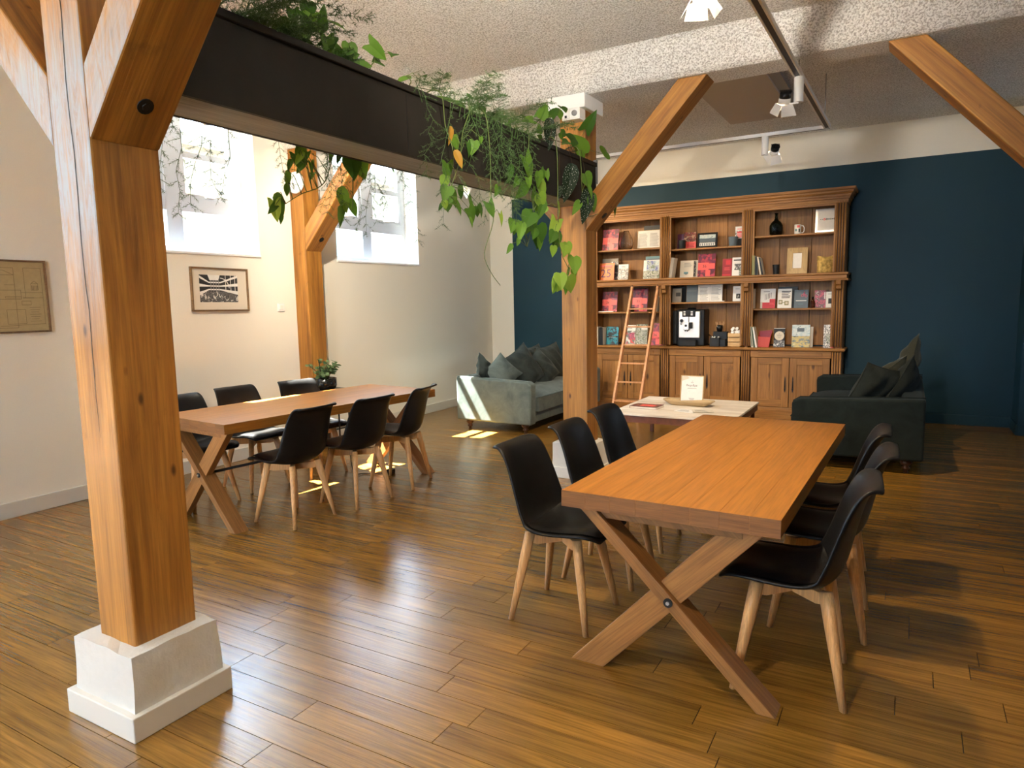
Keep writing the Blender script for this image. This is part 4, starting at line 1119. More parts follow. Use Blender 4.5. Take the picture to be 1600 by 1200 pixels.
MB().box(-2.285, -2.145, 9.44, 9.49, 1.531, 1.541).build('sheet', M['paper'], t)
book('book', 'white book with a dark round picture, right end above the coffee machine', 'book', -2.055, -1.95, 1.53, .20, 9.54, 'paper', .012, .13, [(.42, .18, .92, .50, 'charcoal'), (.55, .25, .78, .42, 'p_bw')] + lines(.3, .9, .78, .92, 2, 'ink_grey'))

# coffee machine
cm = thing('coffee_machine', 'black and silver automatic coffee machine on the counter of the middle bay', 'coffee machine', (-2.62, 9.56, .925))
zb = .9255
MB().box(-2.80, -2.41, 9.47, 9.745, zb, zb + .505).build('body', M['black'], cm, bevel=.02, seg=3)
MB().box(-2.865, -2.80, 9.50, 9.74, zb + .02, zb + .49).build('water_tank', M['charcoal'], cm, bevel=.015, seg=3)
MB().box(-2.755, -2.465, 9.43, 9.475, zb + .115, zb + .478).build('front_panel', M['silver'], cm, bevel=.01, seg=3)
cp = MB().box(-2.705, -2.525, 9.418, 9.445, zb + .405, zb + .498).build('control_panel', M['black'], cm, bevel=.006)
for k in range(3):
    for x in (-2.672, -2.572):
        MB().box(x - .014, x + .014, 9.415, 9.4185, zb + .425 + k * .022, zb + .438 + k * .022).build('button', M['white_china'], cp)
MB().box(-2.648, -2.598, 9.415, 9.4185, zb + .418, zb + .488).build('display', M['charcoal'], cp)
MB().box(-2.618, -2.612, 9.42, 9.432, zb + .335, zb + .41).build('pipe', M['black'], cm)
sp = MB().box(-2.675, -2.602, 9.375, 9.431, zb + .225, zb + .335).build('spout_housing', M['silver'], cm, bevel=.008, seg=3)
MB().box(-2.602, -2.562, 9.39, 9.431, zb + .245, zb + .33).build('spout_side', M['charcoal'], cm, bevel=.006)
MB().tube([(-2.640, 9.3755, zb + .285), (-2.640, 9.372, zb + .285)], .017, 16).build('dial', M['charcoal'], sp)
for x in (-2.652, -2.620): MB().tube([(x, 9.39, zb + .225), (x, 9.39, zb + .207)], .008, 10).build('nozzle', M['black'], sp)
kn = MB().tube([(-2.712, 9.43, zb + .352), (-2.712, 9.40, zb + .352)], .020, 14).build('steam_knob', M['black'], cm)
MB().tube([(-2.718, 9.405, zb + .335), (-2.718, 9.405, zb + .295)], .007, 8).build('steam_wand', M['grey_metal'], kn)
MB().box(-2.745, -2.50, 9.375, 9.469, zb, zb + .085).build('drip_tray', M['black'], cm, bevel=.012, seg=3)
MB().box(-2.735, -2.51, 9.378, 9.468, zb + .085, zb + .092).build('drip_grid', M['charcoal'], cm)
MB().lathe([(.06, 0), (.06, .012), (.045, .02), (0, .022)], 20, (-2.62, 9.6, zb + .505)).build('bean_lid', M['gloss_black'], cm)
MB().tube([(-2.41, 9.70, zb + .15), (-2.375, 9.69, zb + .13), (-2.355, 9.68, zb + .07), (-2.385, 9.67, zb + .012), (-2.41, 9.66, zb + .01)], .006, 6).build('power_cable', M['black'], cm)
# organiser with stirrers, crate with cups
og = thing('condiment_box', 'charcoal box with compartments between coffee machine and wooden crate', 'box', (-2.22, 9.53, .9255))
MB().box(-2.33, -2.20, 9.43, 9.50, zb, zb + .115).build('front_bin', M['charcoal'], og, bevel=.006)
MB().box(-2.198, -2.12, 9.44, 9.50, zb, zb + .10).build('side_bin', M['black'], og, bevel=.005)
MB().box(-2.30, -2.115, 9.502, 9.60, zb, zb + .20).build('rear_bin', M['black'], og, bevel=.006)
for x in (-2.305, -2.275, -2.225):
    MB().tube([(x, 9.46, zb + .112), (x + .008, 9.45, zb + .135), (x + .02, 9.46, zb + .125)], .008, 6).build('sachet', M['paper'], og)
stc = thing('stirrer_cup', 'black cup of wooden stirrers standing on the condiment box', 'cup', (-2.225, 9.55, zb + .2005))
MB().lathe([(.032, 0), (.048, .085), (.045, .085), (.03, .008), (0, .008)], 18, (-2.225, 9.55, zb + .2005)).build('cup', M['black'], stc)
r5 = random.Random(5)
for k in range(11):
    a = r5.random() * 6.28; e = .03 + .045 * r5.random()
    MB().beam((-2.225 + .02 * math.cos(a), 9.55 + .02 * math.sin(a), zb + .225), (-2.225 + e * math.cos(a), 9.55 + e * math.sin(a), zb + .315 + .02 * r5.random()), (.004, 0, 0), (0, .0012, 0)).build('stirrer', M['beech'], stc)
cr = thing('slatted_crate', 'small pale wooden crate at the right end of the coffee counter', 'crate', (-2.01, 9.55, zb))
for k in range(3):
    z0 = zb + .004 + k * .062
    for y in (9.48, 9.625): MB().box(-2.098, -1.932, y - .005, y + .005, z0, z0 + .052).build('slat', M['pine_crate'], cr, bevel=.002)
    for x in (-2.0955, -1.9345): MB().box(x - .004, x + .004, 9.4855, 9.6195, z0, z0 + .052).build('slat', M['pine_crate'], cr, bevel=.002)
MB().box(-2.09, -1.94, 9.486, 9.619, zb, zb + .004).build('crate_floor', M['pine_crate'], cr)
for x in (-2.086, -1.944):
    for y in (9.489, 9.616): MB().box(x - .0055, x + .0055, y - .0035, y + .0035, zb + .0042, zb + .185).build('corner_post', M['pine_crate'], cr)
k = 0
for j, (nx, z) in enumerate(((3, .150), (3, .188), (2, .226))):
    for i in range(nx):
        for q, y in enumerate((9.512, 9.565)):
            if j == 2 and q == 0 and i == 1: continue
            x = -2.063 + i * .048 + (.02 if j == 1 else 0) * (1 if i < 2 else .4) + (.018 if j == 2 else 0)
            c = MB().lathe([(.014, -.03), (.0225, .006), (.0225, .010), (.019, .012), (0, .010)], 14, (0, 0, 0), M=Matrix.Rotation(1.05, 4, 'X') @ Matrix.Rotation((i - 1) * .2, 4, 'Y'))
            o = c.build('espresso_cup', M['white_china'], off=(0, 0, 0)); o.location = (x, y, zb + z + (.01 if q else 0))
            tag(o, 'small white cup heaped in the slatted crate on the coffee counter', 'cup', 'white cups in the slatted crate')

# right bay, top shelf
t = thing('demijohn', 'dark green glass demijohn on the top shelf of the right bay', 'bottle', (-1.525, 9.53, 2.3625))
MB().lathe([(.0, .002), (.062, .002), (.078, .02), (.084, .09), (.082, .125), (.06, .165), (.03, .19), (.019, .215), (.017, .262), (.022, .268), (.022, .282), (.014, .282), (.013, .215), (.025, .185), (.056, .158), (.077, .12), (.079, .09), (.073, .022), (0, .008)], 26, (-1.525, 9.53, 2.3625)).build('vessel', M['demijohn'], t)
t = thing('mug', 'white mug with coloured print on the top shelf of the right bay', 'mug', (-1.262, 9.51, 2.3625))
MB().lathe([(.036, 0), (.041, .003), (.041, .118), (.038, .118), (.037, .006), (0, .005)], 24, (-1.262, 9.51, 2.3625)).build('vessel', M['white_china'], t)
MB().tube([(-1.2215, 9.51, 2.465), (-1.198, 9.51, 2.462), (-1.186, 9.51, 2.435), (-1.188, 9.51, 2.395), (-1.205, 9.51, 2.375), (-1.2215, 9.51, 2.378)], .006, 8).build('handle', M['white_china'], t)
def curved(x, y, r, a0, a1, z0, z1, mat_, par, name='print'):
    b = MB(); n = 6
    vs = [Vector((x + r * math.sin(a0 + (a1 - a0) * i / n), y - r * math.cos(a0 + (a1 - a0) * i / n), z)) for z in (z0, z1) for i in range(n + 1)]
    b.add(vs, [(i, i + 1, n + 2 + i, n + 1 + i) for i in range(n)]); return b.build(name, mat_, par)
curved(-1.262, 9.51, .0414, -.1, .75, 2.44, 2.468, M['coral'], t); curved(-1.262, 9.51, .0414, .35, .8, 2.385, 2.425, M['ink'], t); curved(-1.262, 9.51, .0414, -.7, -.1, 2.395, 2.425, M['teal_cover'], t)
wf = book('picture_frame', 'white framed print with a row of coloured letters, right end of the top shelf', 'picture', -1.065, -.80, 2.362, .295, 9.56, 'silver', .018, .12, [(.10, .10, .97, .93, 'paper')], pages=False)
for k, (x, r, mk) in enumerate(((-.072, .006, 'ink'), (-.052, .007, 'ink_grey'), (-.028, .014, 'coral'), (-.002, .013, 'ink'), (.022, .010, 'teal_cover'), (.044, .011, 'olive_cover'), (.066, .008, 'ink'), (.092, .015, 'black'))):
    MB().tube([(x, -.0188, .165), (x, -.0196, .165)], r, 12 if k % 3 else 6).build('logo_mark', M[mk], wf)
    if r > .009: MB().tube([(x, -.0197, .165), (x, -.0201, .165)], r * .4, 10).build('logo_mark', M['paper'], wf)
# right bay, ledge
book('book', 'olive book upright at the left end of the right ledge', 'book', -1.786, -1.752, 1.865, .248, 9.54, 'olive_cover', .16, 0)
book('book', 'black book beside the olive one on the right ledge', 'book', -1.748, -1.715, 1.865, .230, 9.55, 'black', .16, 0)
book('book', 'grey-white book leaning against the black one on the right ledge', 'book', -1.688, -1.668, 1.865, .232, 9.54, 'cream', .16, 0, side=-.17)
book('book', 'dark grey book leaning outermost of the row on the right ledge', 'book', -1.662, -1.644, 1.865, .222, 9.54, 'charcoal', .16, 0, side=-.20)
pot('small dark mottled pot between leaning books and wooden frame on the right ledge', -1.508, 9.50, 1.865, .043, .125, 'charcoal')
t = thing('photo_frame', 'broad raw wooden frame with a white sheet on the right ledge', 'picture', (-1.265, 9.55, 1.866), local=True)
t.rotation_euler = (-.24, 0, .06)
FW, FH, b_ = .245, .34, .07
for pts in ([(-FW / 2, 0), (FW / 2, 0), (FW / 2 - b_, b_), (-FW / 2 + b_, b_)], [(-FW / 2, FH), (-FW / 2 + b_, FH - b_), (FW / 2 - b_, FH - b_), (FW / 2, FH)],
            [(-FW / 2, 0), (-FW / 2 + b_, b_), (-FW / 2 + b_, FH - b_), (-FW / 2, FH)], [(FW / 2, 0), (FW / 2, FH), (FW / 2 - b_, FH - b_), (FW / 2 - b_, b_)]):
    q = MB(); q.prism([(x, -.022 if abs(x) < FW / 2 - .01 and .01 < z < FH - .01 else -.014, z) for x, z in pts], (0, .012, 0)); q.build('frame_rail', M['gilt'], t, bevel=.002)
MB().box(-FW / 2 + b_ - .004, FW / 2 - b_ + .004, -.010, -.004, b_ - .004, FH - b_ + .004).build('sheet', M['paper'], t)
t = thing('bark_planter', 'squat golden bark planter at the right end of the right ledge', 'planter', (-.935, 9.54, 1.8655), local=True)
b = MB()
def bark(u, v):
    a = u * 2 * PI; r = .098 + .008 * math.sin(3 * a + 1) + .005 * math.sin(9 * a + v * 6) - .006 * (1 - v)
    return Vector((r * math.cos(a), r * .85 * math.sin(a), .20 * v + (.012 * math.sin(2 * a + .6) if v > .95 else 0)))
b.grid(bark, 28, 8, close_u=True)
b.build('bark_wall', M['bark'], t, solid=.01)
MB().lathe([(.085, .15), (0, .16)], 20).build('filling', M['soil'], t)
# right bay, shelf
book('book', 'dark grey book edge at the left end of the right lower shelf', 'book', -1.788, -1.765, 1.43, .26, 9.56, 'slate', .15, 0)
book('book', 'white and red book with tilted lettering, first facing out on the right lower shelf', 'book', -1.70, -1.515, 1.43, .255, 9.54, 'paper', .012, .12, [(.14, .0, 1, .30, 'bright_red'), (.62, .28, 1, .47, 'bright_red'), (.0, .0, .14, .33, 'cream')] + lines(.2, .7, .84, .92, 1, 'ink_grey') + [(.30 + .1 * i, .42 + .03 * i, .33 + .1 * i, .72 + .02 * i, 'ink') for i in range(5)] + lines(.62, .95, .2, .3, 2, 'coral'))
book('book', 'white book with drawn green glasses on the right lower shelf', 'book', -1.485, -1.315, 1.43, .25, 9.53, 'paper', .014, .13, lines(.28, .95, .52, .92, 5, 'ink', .3, .5) + [(.08, .20, .36, .42, 'olive_cover'), (.13, .25, .30, .38, 'cream'), (.50, .15, .80, .36, 'olive_cover'), (.56, .20, .74, .32, 'cream'), (.36, .27, .50, .30, 'olive_cover')])
book('book', 'large black book behind the one with the glasses', 'book', -1.485, -1.255, 1.43, .275, 9.61, 'black', .02, .06, [(.7, .3, .98, .6, 'charcoal')])
bk = book('book', 'slate blue book with a pink bicycle emblem on the right lower shelf', 'book', -1.285, -1.118, 1.43, .232, 9.54, 'slate', .010, .14, lines(.12, .9, .38, .45, 1, 'paper', .05, .6) + lines(.3, .7, .2, .28, 1, 'teal_cover'))
for cx, cz, r in ((.013, .158, .014), (.055, .152, .014)):
    MB().tube([(cx + r * math.cos(a * PI / 8), -.0115, cz + r * math.sin(a * PI / 8)) for a in range(17)], .0022, 5, cap=False).build('emblem_wheel', M['pink'], bk)
MB().tube([(.013, -.0115, .158), (.028, -.0115, .178), (.044, -.0115, .176), (.055, -.0115, .152)], .0022, 5).tube([(.028, -.0115, .178), (.034, -.0115, .156), (.044, -.0115, .176)], .0022, 5).tube([(.028, -.0115, .180), (.034, -.0115, .198), (.044, -.0115, .188)], .004, 5).build('emblem_rider', M['pink'], bk)
MB().lathe([(0, -.006), (.006, 0), (0, .006)], 10, (.037, -.0115, .208)).build('emblem_head', M['pink'], bk)
t = thing('amber_bottle', 'small amber glass bottle beside the pink photo magazine', 'bottle', (-1.058, 9.50, 1.4305))
MB().lathe([(.0, .001), (.024, .001), (.026, .006), (.026, .08), (.012, .10), (.010, .125), (.0, .125)], 18, (-1.058, 9.50, 1.4305)).build('vessel', M['amber'], t)
MB().lathe([(.012, .1255), (.012, .14), (0, .14)], 14, (-1.058, 9.50, 1.4305)).build('cap', M['black'], t)
book('magazine', 'dark pink photo magazine near the right end of the right lower shelf', 'magazine', -1.045, -.915, 1.43, .22, 9.54, 'p_pink', .008, .13, [(.02, .0, 1, .98, 'p_pink'), (.5, .45, .9, .6, 'plum')] + [(.86, .5, .96, .9, 'paper')], pages=False)
book('book', 'white and red book at the right end of the right lower shelf', 'book', -.912, -.80, 1.43, .20, 9.54, 'paper', .010, .12, [(.68, .0, 1, .55, 'coral'), (.25, .25, .72, .58, 'charcoal')] + lines(.2, .9, .84, .94, 1, 'ink_grey'))
# right bay, counter
book('book', 'black and cream striped book leaning at the left end of the right counter', 'book', -1.775, -1.75, .925, .275, 9.54, 'cream', .15, 0, [(.2, .05, .7, .95, 'green_cover')], side=-.13)
book('book', 'dark green book leaning second at the left end of the right counter', 'book', -1.745, -1.725, .925, .272, 9.54, 'green_cover', .15, 0, side=-.15)
book('book', 'white spined book leaning third at the left end of the right counter', 'book', -1.722, -1.704, .925, .270, 9.54, 'paper', .15, 0, side=-.18)
t = thing('red_box', 'bright red open box beside the leaning books on the right counter', 'box', (-1.64, 9.52, .9255), local=True)
t.rotation_euler = (0, .06, .05)
MB().prism([(-.066, -.05, 0), (.060, -.05, 0), (.075, -.05, .135), (-.072, -.05, .135)], (0, .004, 0)).build('front_wall', M['red_box'], t)
MB().prism([(-.066, .06, 0), (.060, .06, 0), (.082, .06, .225), (-.075, .06, .200)], (0, .004, 0)).build('rear_wall', M['dark_red'], t)
MB().prism([(.060, -.046, 0), (.060, .06, 0), (.082, .06, .225), (.075, -.046, .135)], (.004, 0, 0)).build('side_wall', M['red_box'], t)
MB().prism([(-.070, -.046, 0), (-.070, .06, 0), (-.079, .06, .200), (-.076, -.046, .135)], (.004, 0, 0)).build('side_wall', M['red_box'], t)
MB().box(-.066, .060, -.046, .06, 0, .004).build('box_floor', M['red_box'], t)
cb = book('book', 'dark book with a cream disc on the cover, right counter', 'book', -1.522, -1.386, .925, .245, 9.54, 'charcoal', .014, .12, [(.0, .0, 1, .35, 'p_bw'), (0, .97, 1, 1, 'paper')])
MB().tube([(0, -.0143, .145), (0, -.0165, .145)], .060, 28).build('cover_disc', M['cream'], cb)
b = MB()
for z, w_ in ((.172, .018), (.152, .06), (.138, .05), (.118, .04)): b.box(-w_ / 2, w_ / 2, -.0175, -.0166, z, z + .006)
stuff(b.build('cover_print', M['ink_grey'], cb))
book('magazine', 'landscape photo magazine with misty hills on the right counter', 'magazine', -1.30, -1.085, .925, .29, 9.53, 'p_land', .008, .14, [(.0, .44, 1, 1, 'p_sky'), (0, 0, 1, .5, 'p_land'), (.28, .70, .68, .86, 'slate')], pages=False)
book('book', 'cream book standing behind the landscape magazine', 'book', -1.20, -1.052, .925, .262, 9.59, 'cream', .016, .10)
book('magazine', 'pink and grey photo magazine at the right end of the right counter', 'magazine', -.925, -.805, .925, .292, 9.52, 'p_white', .006, .13, [(0, .70, 1, 1, 'p_white'), (.25, .2, .9, .58, 'p_green'), (.72, .0, 1, .38, 'coral'), (.62, .86, .95, .98, 'coral')], pages=False)

# ------------------------------------------------------------------ on the coffee table
t = thing('dough_tray', 'long carved wooden tray on the coffee table', 'tray', (-2.05, 7.42, .4205), -.10, local=True)
b = MB()
def tray(u, v):
    a = u * 2 * PI
    rx, ry = (.20 + .085 * v), (.055 + .04 * v)
    sx = abs(math.cos(a)) ** .35 * (1 if math.cos(a) > 0 else -1); sy = abs(math.sin(a)) ** .6 * (1 if math.sin(a) > 0 else -1)
    return Vector((rx * sx, ry * sy, .055 * v))
b.grid(tray, 40, 5, close_u=True)
b.f.append(list(range(40))[::-1]); b.mi.append(0); b.sm.append(False)
b.build('tray_body', M['raw_oak'], t, solid=.012)
t = thing('sign_frame', 'small white notice in a pale wooden frame standing in the carved tray', 'sign', (-2.04, 7.50, .44), -.06, local=True)
t.rotation_euler = (-.14, 0, -.05)
w2, h2 = .13, .30
for bx in ((-w2, w2, 0, .010), (-w2, w2, h2 - .010, h2)): MB().box(bx[0], bx[1], -.014, 0, bx[2], bx[3]).build('frame_rail', M['gilt'], t)
for bx in ((-w2, -w2 + .010), (w2 - .010, w2)): MB().box(bx[0], bx[1], -.014, 0, .010, h2 - .010).build('frame_rail', M['gilt'], t)
sh = MB().box(-w2 + .010, w2 - .010, -.010, -.002, .010, h2 - .010).build('sheet', M['paper'], t)
b = MB()
for z, w_ in ((.235, .012), (.218, .03), (.155, .10), (.045, .06), (.032, .05)): b.box(-w_ / 2, w_ / 2, -.0112, -.0102, z, z + .005)
for k in range(7): b.box(-.062 + k * .018, -.053 + k * .018, -.0112, -.0102, .180 - .006 * (k % 3 == 2), .196 + .008 * (k % 4 == 0))
stuff(b.build('small_print', M['ink_grey'], t))
MB().prism([(-w2 + .012, -.0105, h2 - .012), (-w2 + .012, -.0105, h2 - .065), (-.03, -.0105, h2 - .03), (-.055, -.0105, h2 - .012)], (0, -.0006, 0)).build('corner_patch', M['cream'], t)
t = thing('magazine', 'dark red picture book lying on the left of the coffee table', 'book', (-2.42, 7.11, .4205), -.06, local=True)
MB().box(-.15, .15, -.11, .11, .002, .022).build('pages', M['pages'], t)
MB().box(-.153, .152, -.113, .112, .0, .002).box(-.153, .152, -.113, .112, .022, .024).box(-.153, -.151, -.113, .112, .002, .022).build('cover', M['plum'], t)
b = MB(); b.add([(-.15, -.11, .0244), (.15, -.11, .0244), (.15, .11, .0244), (-.15, .11, .0244)], [(0, 1, 2, 3)], 0)
b.add([(-.06, -.07, .0247), (.10, -.07, .0247), (.10, .05, .0247), (-.06, .05, .0247)], [(0, 1, 2, 3)], 1); stuff(b.build('cover_print', [M['p_dark'], M['coral']], t))
for k, (dx, dy, rz, lab) in enumerate(((0, 0, -.25, 'white leaflet lying front left of the tray on the coffee table'), (.16, .03, .35, 'grey brochure lying half over the leaflet on the coffee table'))):
    t = thing('leaflet', lab, 'leaflet', (-1.96 + dx, 7.02 + dy, .4205 + .006 * k), rz, local=True)
    MB().box(-.105, .105, -.075, .075, 0, .005).build('sheets', M['paper' if k == 0 else 'cream'], t)
    b = MB()
    for q in range(5): b.box(-.08, .05 - .01 * q, -.055 + q * .022, -.048 + q * .022, .0051, .0056)
    stuff(b.build('print', M['ink_grey'], t))
VINES = {
'V1':(-2.37,[(3.666, 2.683), (3.571, 2.604), (3.502, 2.437), (3.447, 2.281), (3.401, 2.173)],[(3.534, 2.534, 0.128), (3.659, 2.53, 0.096), (3.464, 2.357, 0.142), (3.617, 2.265, 0.145), (3.359, 2.223, 0.106), (3.551, 2.212, 0.126), (3.623, 2.12, 0.153), (3.453, 2.164, 0.091), (3.735, 2.162, 0.113), (3.336, 2.152, 0.073)]),
'V2':(-2.36,[(3.82, 2.689), (3.874, 2.535), (3.895, 2.298), (3.902, 2.117), (3.798, 1.907), (3.832, 1.787), (3.932, 1.702)],[(3.879, 2.296, 0.081), (3.787, 2.167, 0.106), (4.009, 2.126, 0.119)]),
'V3':(-2.355,[(4.387, 2.733), (4.408, 2.537), (4.373, 2.356), (4.434, 2.186), (4.359, 1.979)],[(4.388, 2.507, 0.208), (4.168, 2.458, 0.133), (4.559, 2.379, 0.203), (4.457, 2.3, 0.209), (4.485, 2.244, 0.19), (4.235, 2.146, 0.162), (4.365, 2.135, 0.195), (4.488, 2.046, 0.219), (4.17, 2.076, 0.169), (4.095, 1.951, 0.111), (4.27, 2.344, 0.145), (4.613, 2.477, 0.134)]),
'V4':(-2.34,[(4.779, 2.694), (4.84, 2.507), (4.746, 2.284), (4.851, 2.127), (4.892, 1.96), (5.005, 1.816), (4.908, 1.69)],[(4.702, 2.256, 0.135), (4.763, 2.12, 0.177), (4.872, 2.041, 0.18), (4.78, 1.969, 0.156), (5.006, 1.866, 0.184), (4.807, 1.733, 0.178), (4.955, 1.71, 0.193), (4.729, 1.737, 0.144), (5.041, 1.801, 0.12)]),
'V6':(-2.33,[(5.184, 2.613), (5.269, 2.464), (5.343, 2.298), (5.532, 2.311), (5.867, 2.426)],[(5.322, 2.552, 0.173), (5.216, 2.346, 0.191), (5.371, 2.373, 0.173), (5.867, 2.415, 0.224), (5.281, 2.465, 0.137)]),
'V5':(-2.36,[(3.354, 2.712), (3.412, 2.619), (3.437, 2.498), (3.438, 2.389)],[(3.454, 2.566, 0.143), (3.427, 2.423, 0.141)]),
'V7':(-2.76,[(3.021, 2.419), (2.877, 2.361), (2.773, 2.232), (2.634, 2.172), (2.544, 2.114)],[(2.531, 2.112, 0.126), (2.516, 2.073, 0.11), (2.648, 2.358, 0.091), (2.68, 2.324, 0.107), (2.624, 2.325, 0.091), (2.609, 2.249, 0.113), (2.931, 2.431, 0.137), (2.671, 2.381, 0.1), (2.725, 2.318, 0.077)]),
'V8':(-2.76,[(3.083, 2.408), (3.055, 2.304), (3.006, 2.192), (2.985, 2.119)],[(2.979, 2.182, 0.184), (2.993, 2.085, 0.176), (3.076, 2.15, 0.13), (3.163, 2.384, 0.217), (3.044, 2.366, 0.147), (3.395, 2.419, 0.113)]),
'U1':(-2.6,[(2.658, 2.817), (2.657, 2.913), (2.647, 3.015)],[(2.597, 3.02, 0.131), (2.643, 3.023, 0.14), (2.576, 2.966, 0.122), (2.681, 3.012, 0.117), (2.702, 3.0, 0.141), (2.785, 3.039, 0.175), (2.714, 2.925, 0.179), (2.531, 2.963, 0.091), (2.511, 2.904, 0.128), (2.547, 2.904, 0.136), (2.44, 2.905, 0.111), (2.619, 2.866, 0.13), (2.661, 2.854, 0.13), (2.483, 2.953, 0.105)]),
'U2':(-2.6,[(2.918, 2.837), (2.916, 2.889), (2.91, 2.938)],[(2.909, 2.919, 0.137), (2.868, 2.888, 0.104), (2.796, 2.868, 0.102), (2.954, 2.863, 0.105), (2.88, 2.853, 0.104)]),
'U3':(-2.6,[(3.009, 2.848), (3.065, 2.92), (3.085, 2.976)],[(3.068, 2.957, 0.166), (3.092, 3.004, 0.1), (3.165, 2.975, 0.11), (3.097, 2.929, 0.108)]),
'U4':(-2.6,[(3.374, 2.844), (3.365, 2.885), (3.355, 2.918)],[(3.33, 2.897, 0.173), (3.57, 2.981, 0.1), (3.434, 2.822, 0.131), (3.803, 2.877, 0.168), (3.989, 2.9, 0.125), (4.164, 2.91, 0.149)]),
'U5':(-2.56,[(5.112, 2.787), (5.094, 2.912), (5.008, 3.013)],[(5.01, 3.071, 0.148), (5.168, 3.106, 0.128), (5.347, 3.155, 0.204), (5.121, 3.066, 0.116), (4.712, 2.942, 0.141), (4.774, 2.964, 0.131), (5.378, 2.977, 0.12), (4.63, 2.842, 0.159), (4.469, 2.847, 0.124), (4.811, 2.863, 0.186), (5.014, 2.868, 0.147)]),
'U6':(-2.42,[(5.322, 2.735), (5.349, 2.8), (5.388, 2.858)],[(5.389, 2.879, 0.272), (5.227, 2.879, 0.196), (5.869, 2.888, 0.228), (5.082, 2.833, 0.169), (5.483, 3.071, 0.205)]),
'B':(-2.33,[(4.765, 2.911), (4.763, 2.842)],[(4.763, 2.828, 0.319), (5.036, 2.509, 0.429), (5.292, 2.355, 0.376), (4.884, 2.417, 0.16)]),
}
# ------------------------------------------------------------------ plants
def leaf_mesh(kind, m):
    b = MB()
    if kind == 0:      # heart
        half = [(0, 0), (-.10, .16), (-.02, .34), (.18, .42), (.42, .37), (.68, .22), (.88, .08), (1.0, 0)]
    elif kind == 1:    # arrow
        half = [(0, 0), (-.20, .20), (-.22, .33), (-.02, .30), (.2, .30), (.5, .25), (.8, .11), (1.0, 0)]
    elif kind == 2:    # slim
        half = [(0, 0), (.04, .12), (.18, .21), (.36, .23), (.55, .20), (.75, .13), (.9, .06), (1.0, 0)]
    else:              # round succulent
        half = [(0, 0), (.08, .14), (.25, .27), (.5, .32), (.72, .27), (.88, .17), (.97, .08), (1.0, 0)]
    mid = [(max(0, x), 0) for x, y in half]
    def z(x, y): return -.22 * x * x + .34 * abs(y) - .05
    for s in (1, -1):
        n = len(b.v); k = len(half)
        vs = [Vector((x, 0, z(x, 0) + .05)) for x, y in mid] + [Vector((x, s * y, z(x, y) + .05 - .55 * y * y)) for x, y in half]
        fs = []
        for i in range(k - 1):
            q = [i, i + 1, k + i + 1, k + i]
            if i == 0: q = [0, 1, k + 1]
            if i == k - 2: q = [i, i + 1, k + i]
            fs.append(q if s > 0 else q[::-1])
        b.add(vs, fs, 0, True)
    me = bpy.data.meshes.new('leaf'); me.from_pydata(b.v, [], b.f); me.materials.append(m)
    for p in me.polygons: p.use_smooth = True
    me.update(); return me
LM = {}
def leaf(parent, pos, size, tip, nrm, kind, mk, r):
    key = (kind, mk)
    if key not in LM: LM[key] = leaf_mesh(kind, M[mk])
    o = put('leaf', LM[key], parent)
    x = tip.normalized(); zc = nrm - x * nrm.dot(x); zc = zc.normalized() if zc.length > 1e-4 else x.orthogonal().normalized()
    y = zc.cross(x)
    mtx = Matrix((x, y, zc)).transposed().to_4x4()
    o.rotation_euler = mtx.to_euler()
    o.scale = (size, size, size)
    o.location = pos - x * size * .5
    return o
VL = {'V1': ('trailing_vine', 'vine with small heart leaves hanging from the middle of the trough front', 'down'),
      'V2': ('trailing_vine', 'long nearly bare vine tendril hanging lowest in the middle of the trough', 'down'),
      'V3': ('trailing_vine', 'bushiest heart-leaved vine hanging just left of the second column', 'down'),
      'V4': ('trailing_vine', 'yellow-green vine hanging down the front of the second column', 'down'),
      'V5': ('trailing_vine', 'thin vine with two yellowed leaves on the trough front', 'down'),
      'V6': ('trailing_vine', 'short vine hanging at the far end of the trough by the brace', 'down'),
      'V7': ('trailing_vine', 'vine with pointed leaves hanging behind the trough near the round wall lamp', 'down'),
      'V8': ('trailing_vine', 'vine with large dark leaves hanging behind the trough before the far window', 'down'),
      'U1': ('leafy_plant', 'tallest arrow-leaved plant growing up from the near end of the trough', 'up'),
      'U2': ('leafy_plant', 'low arrow-leaved plant right of the tallest one in the trough', 'up'),
      'U3': ('leafy_plant', 'plant with one broad upturned leaf above the trough rim', 'up'),
      'U4': ('leafy_plant', 'low heart-leaved plant along the middle of the trough rim', 'up'),
      'U5': ('leafy_plant', 'heart-leaved plant in front of the socket box at the far trough end', 'up'),
      'U6': ('leafy_plant', 'broad-leaved plant at the head of the second column', 'up'),
      'B': ('spotted_begonia', 'dark begonia with white-spotted long leaves at the far trough end', 'dot')}
rv = random.Random(11)
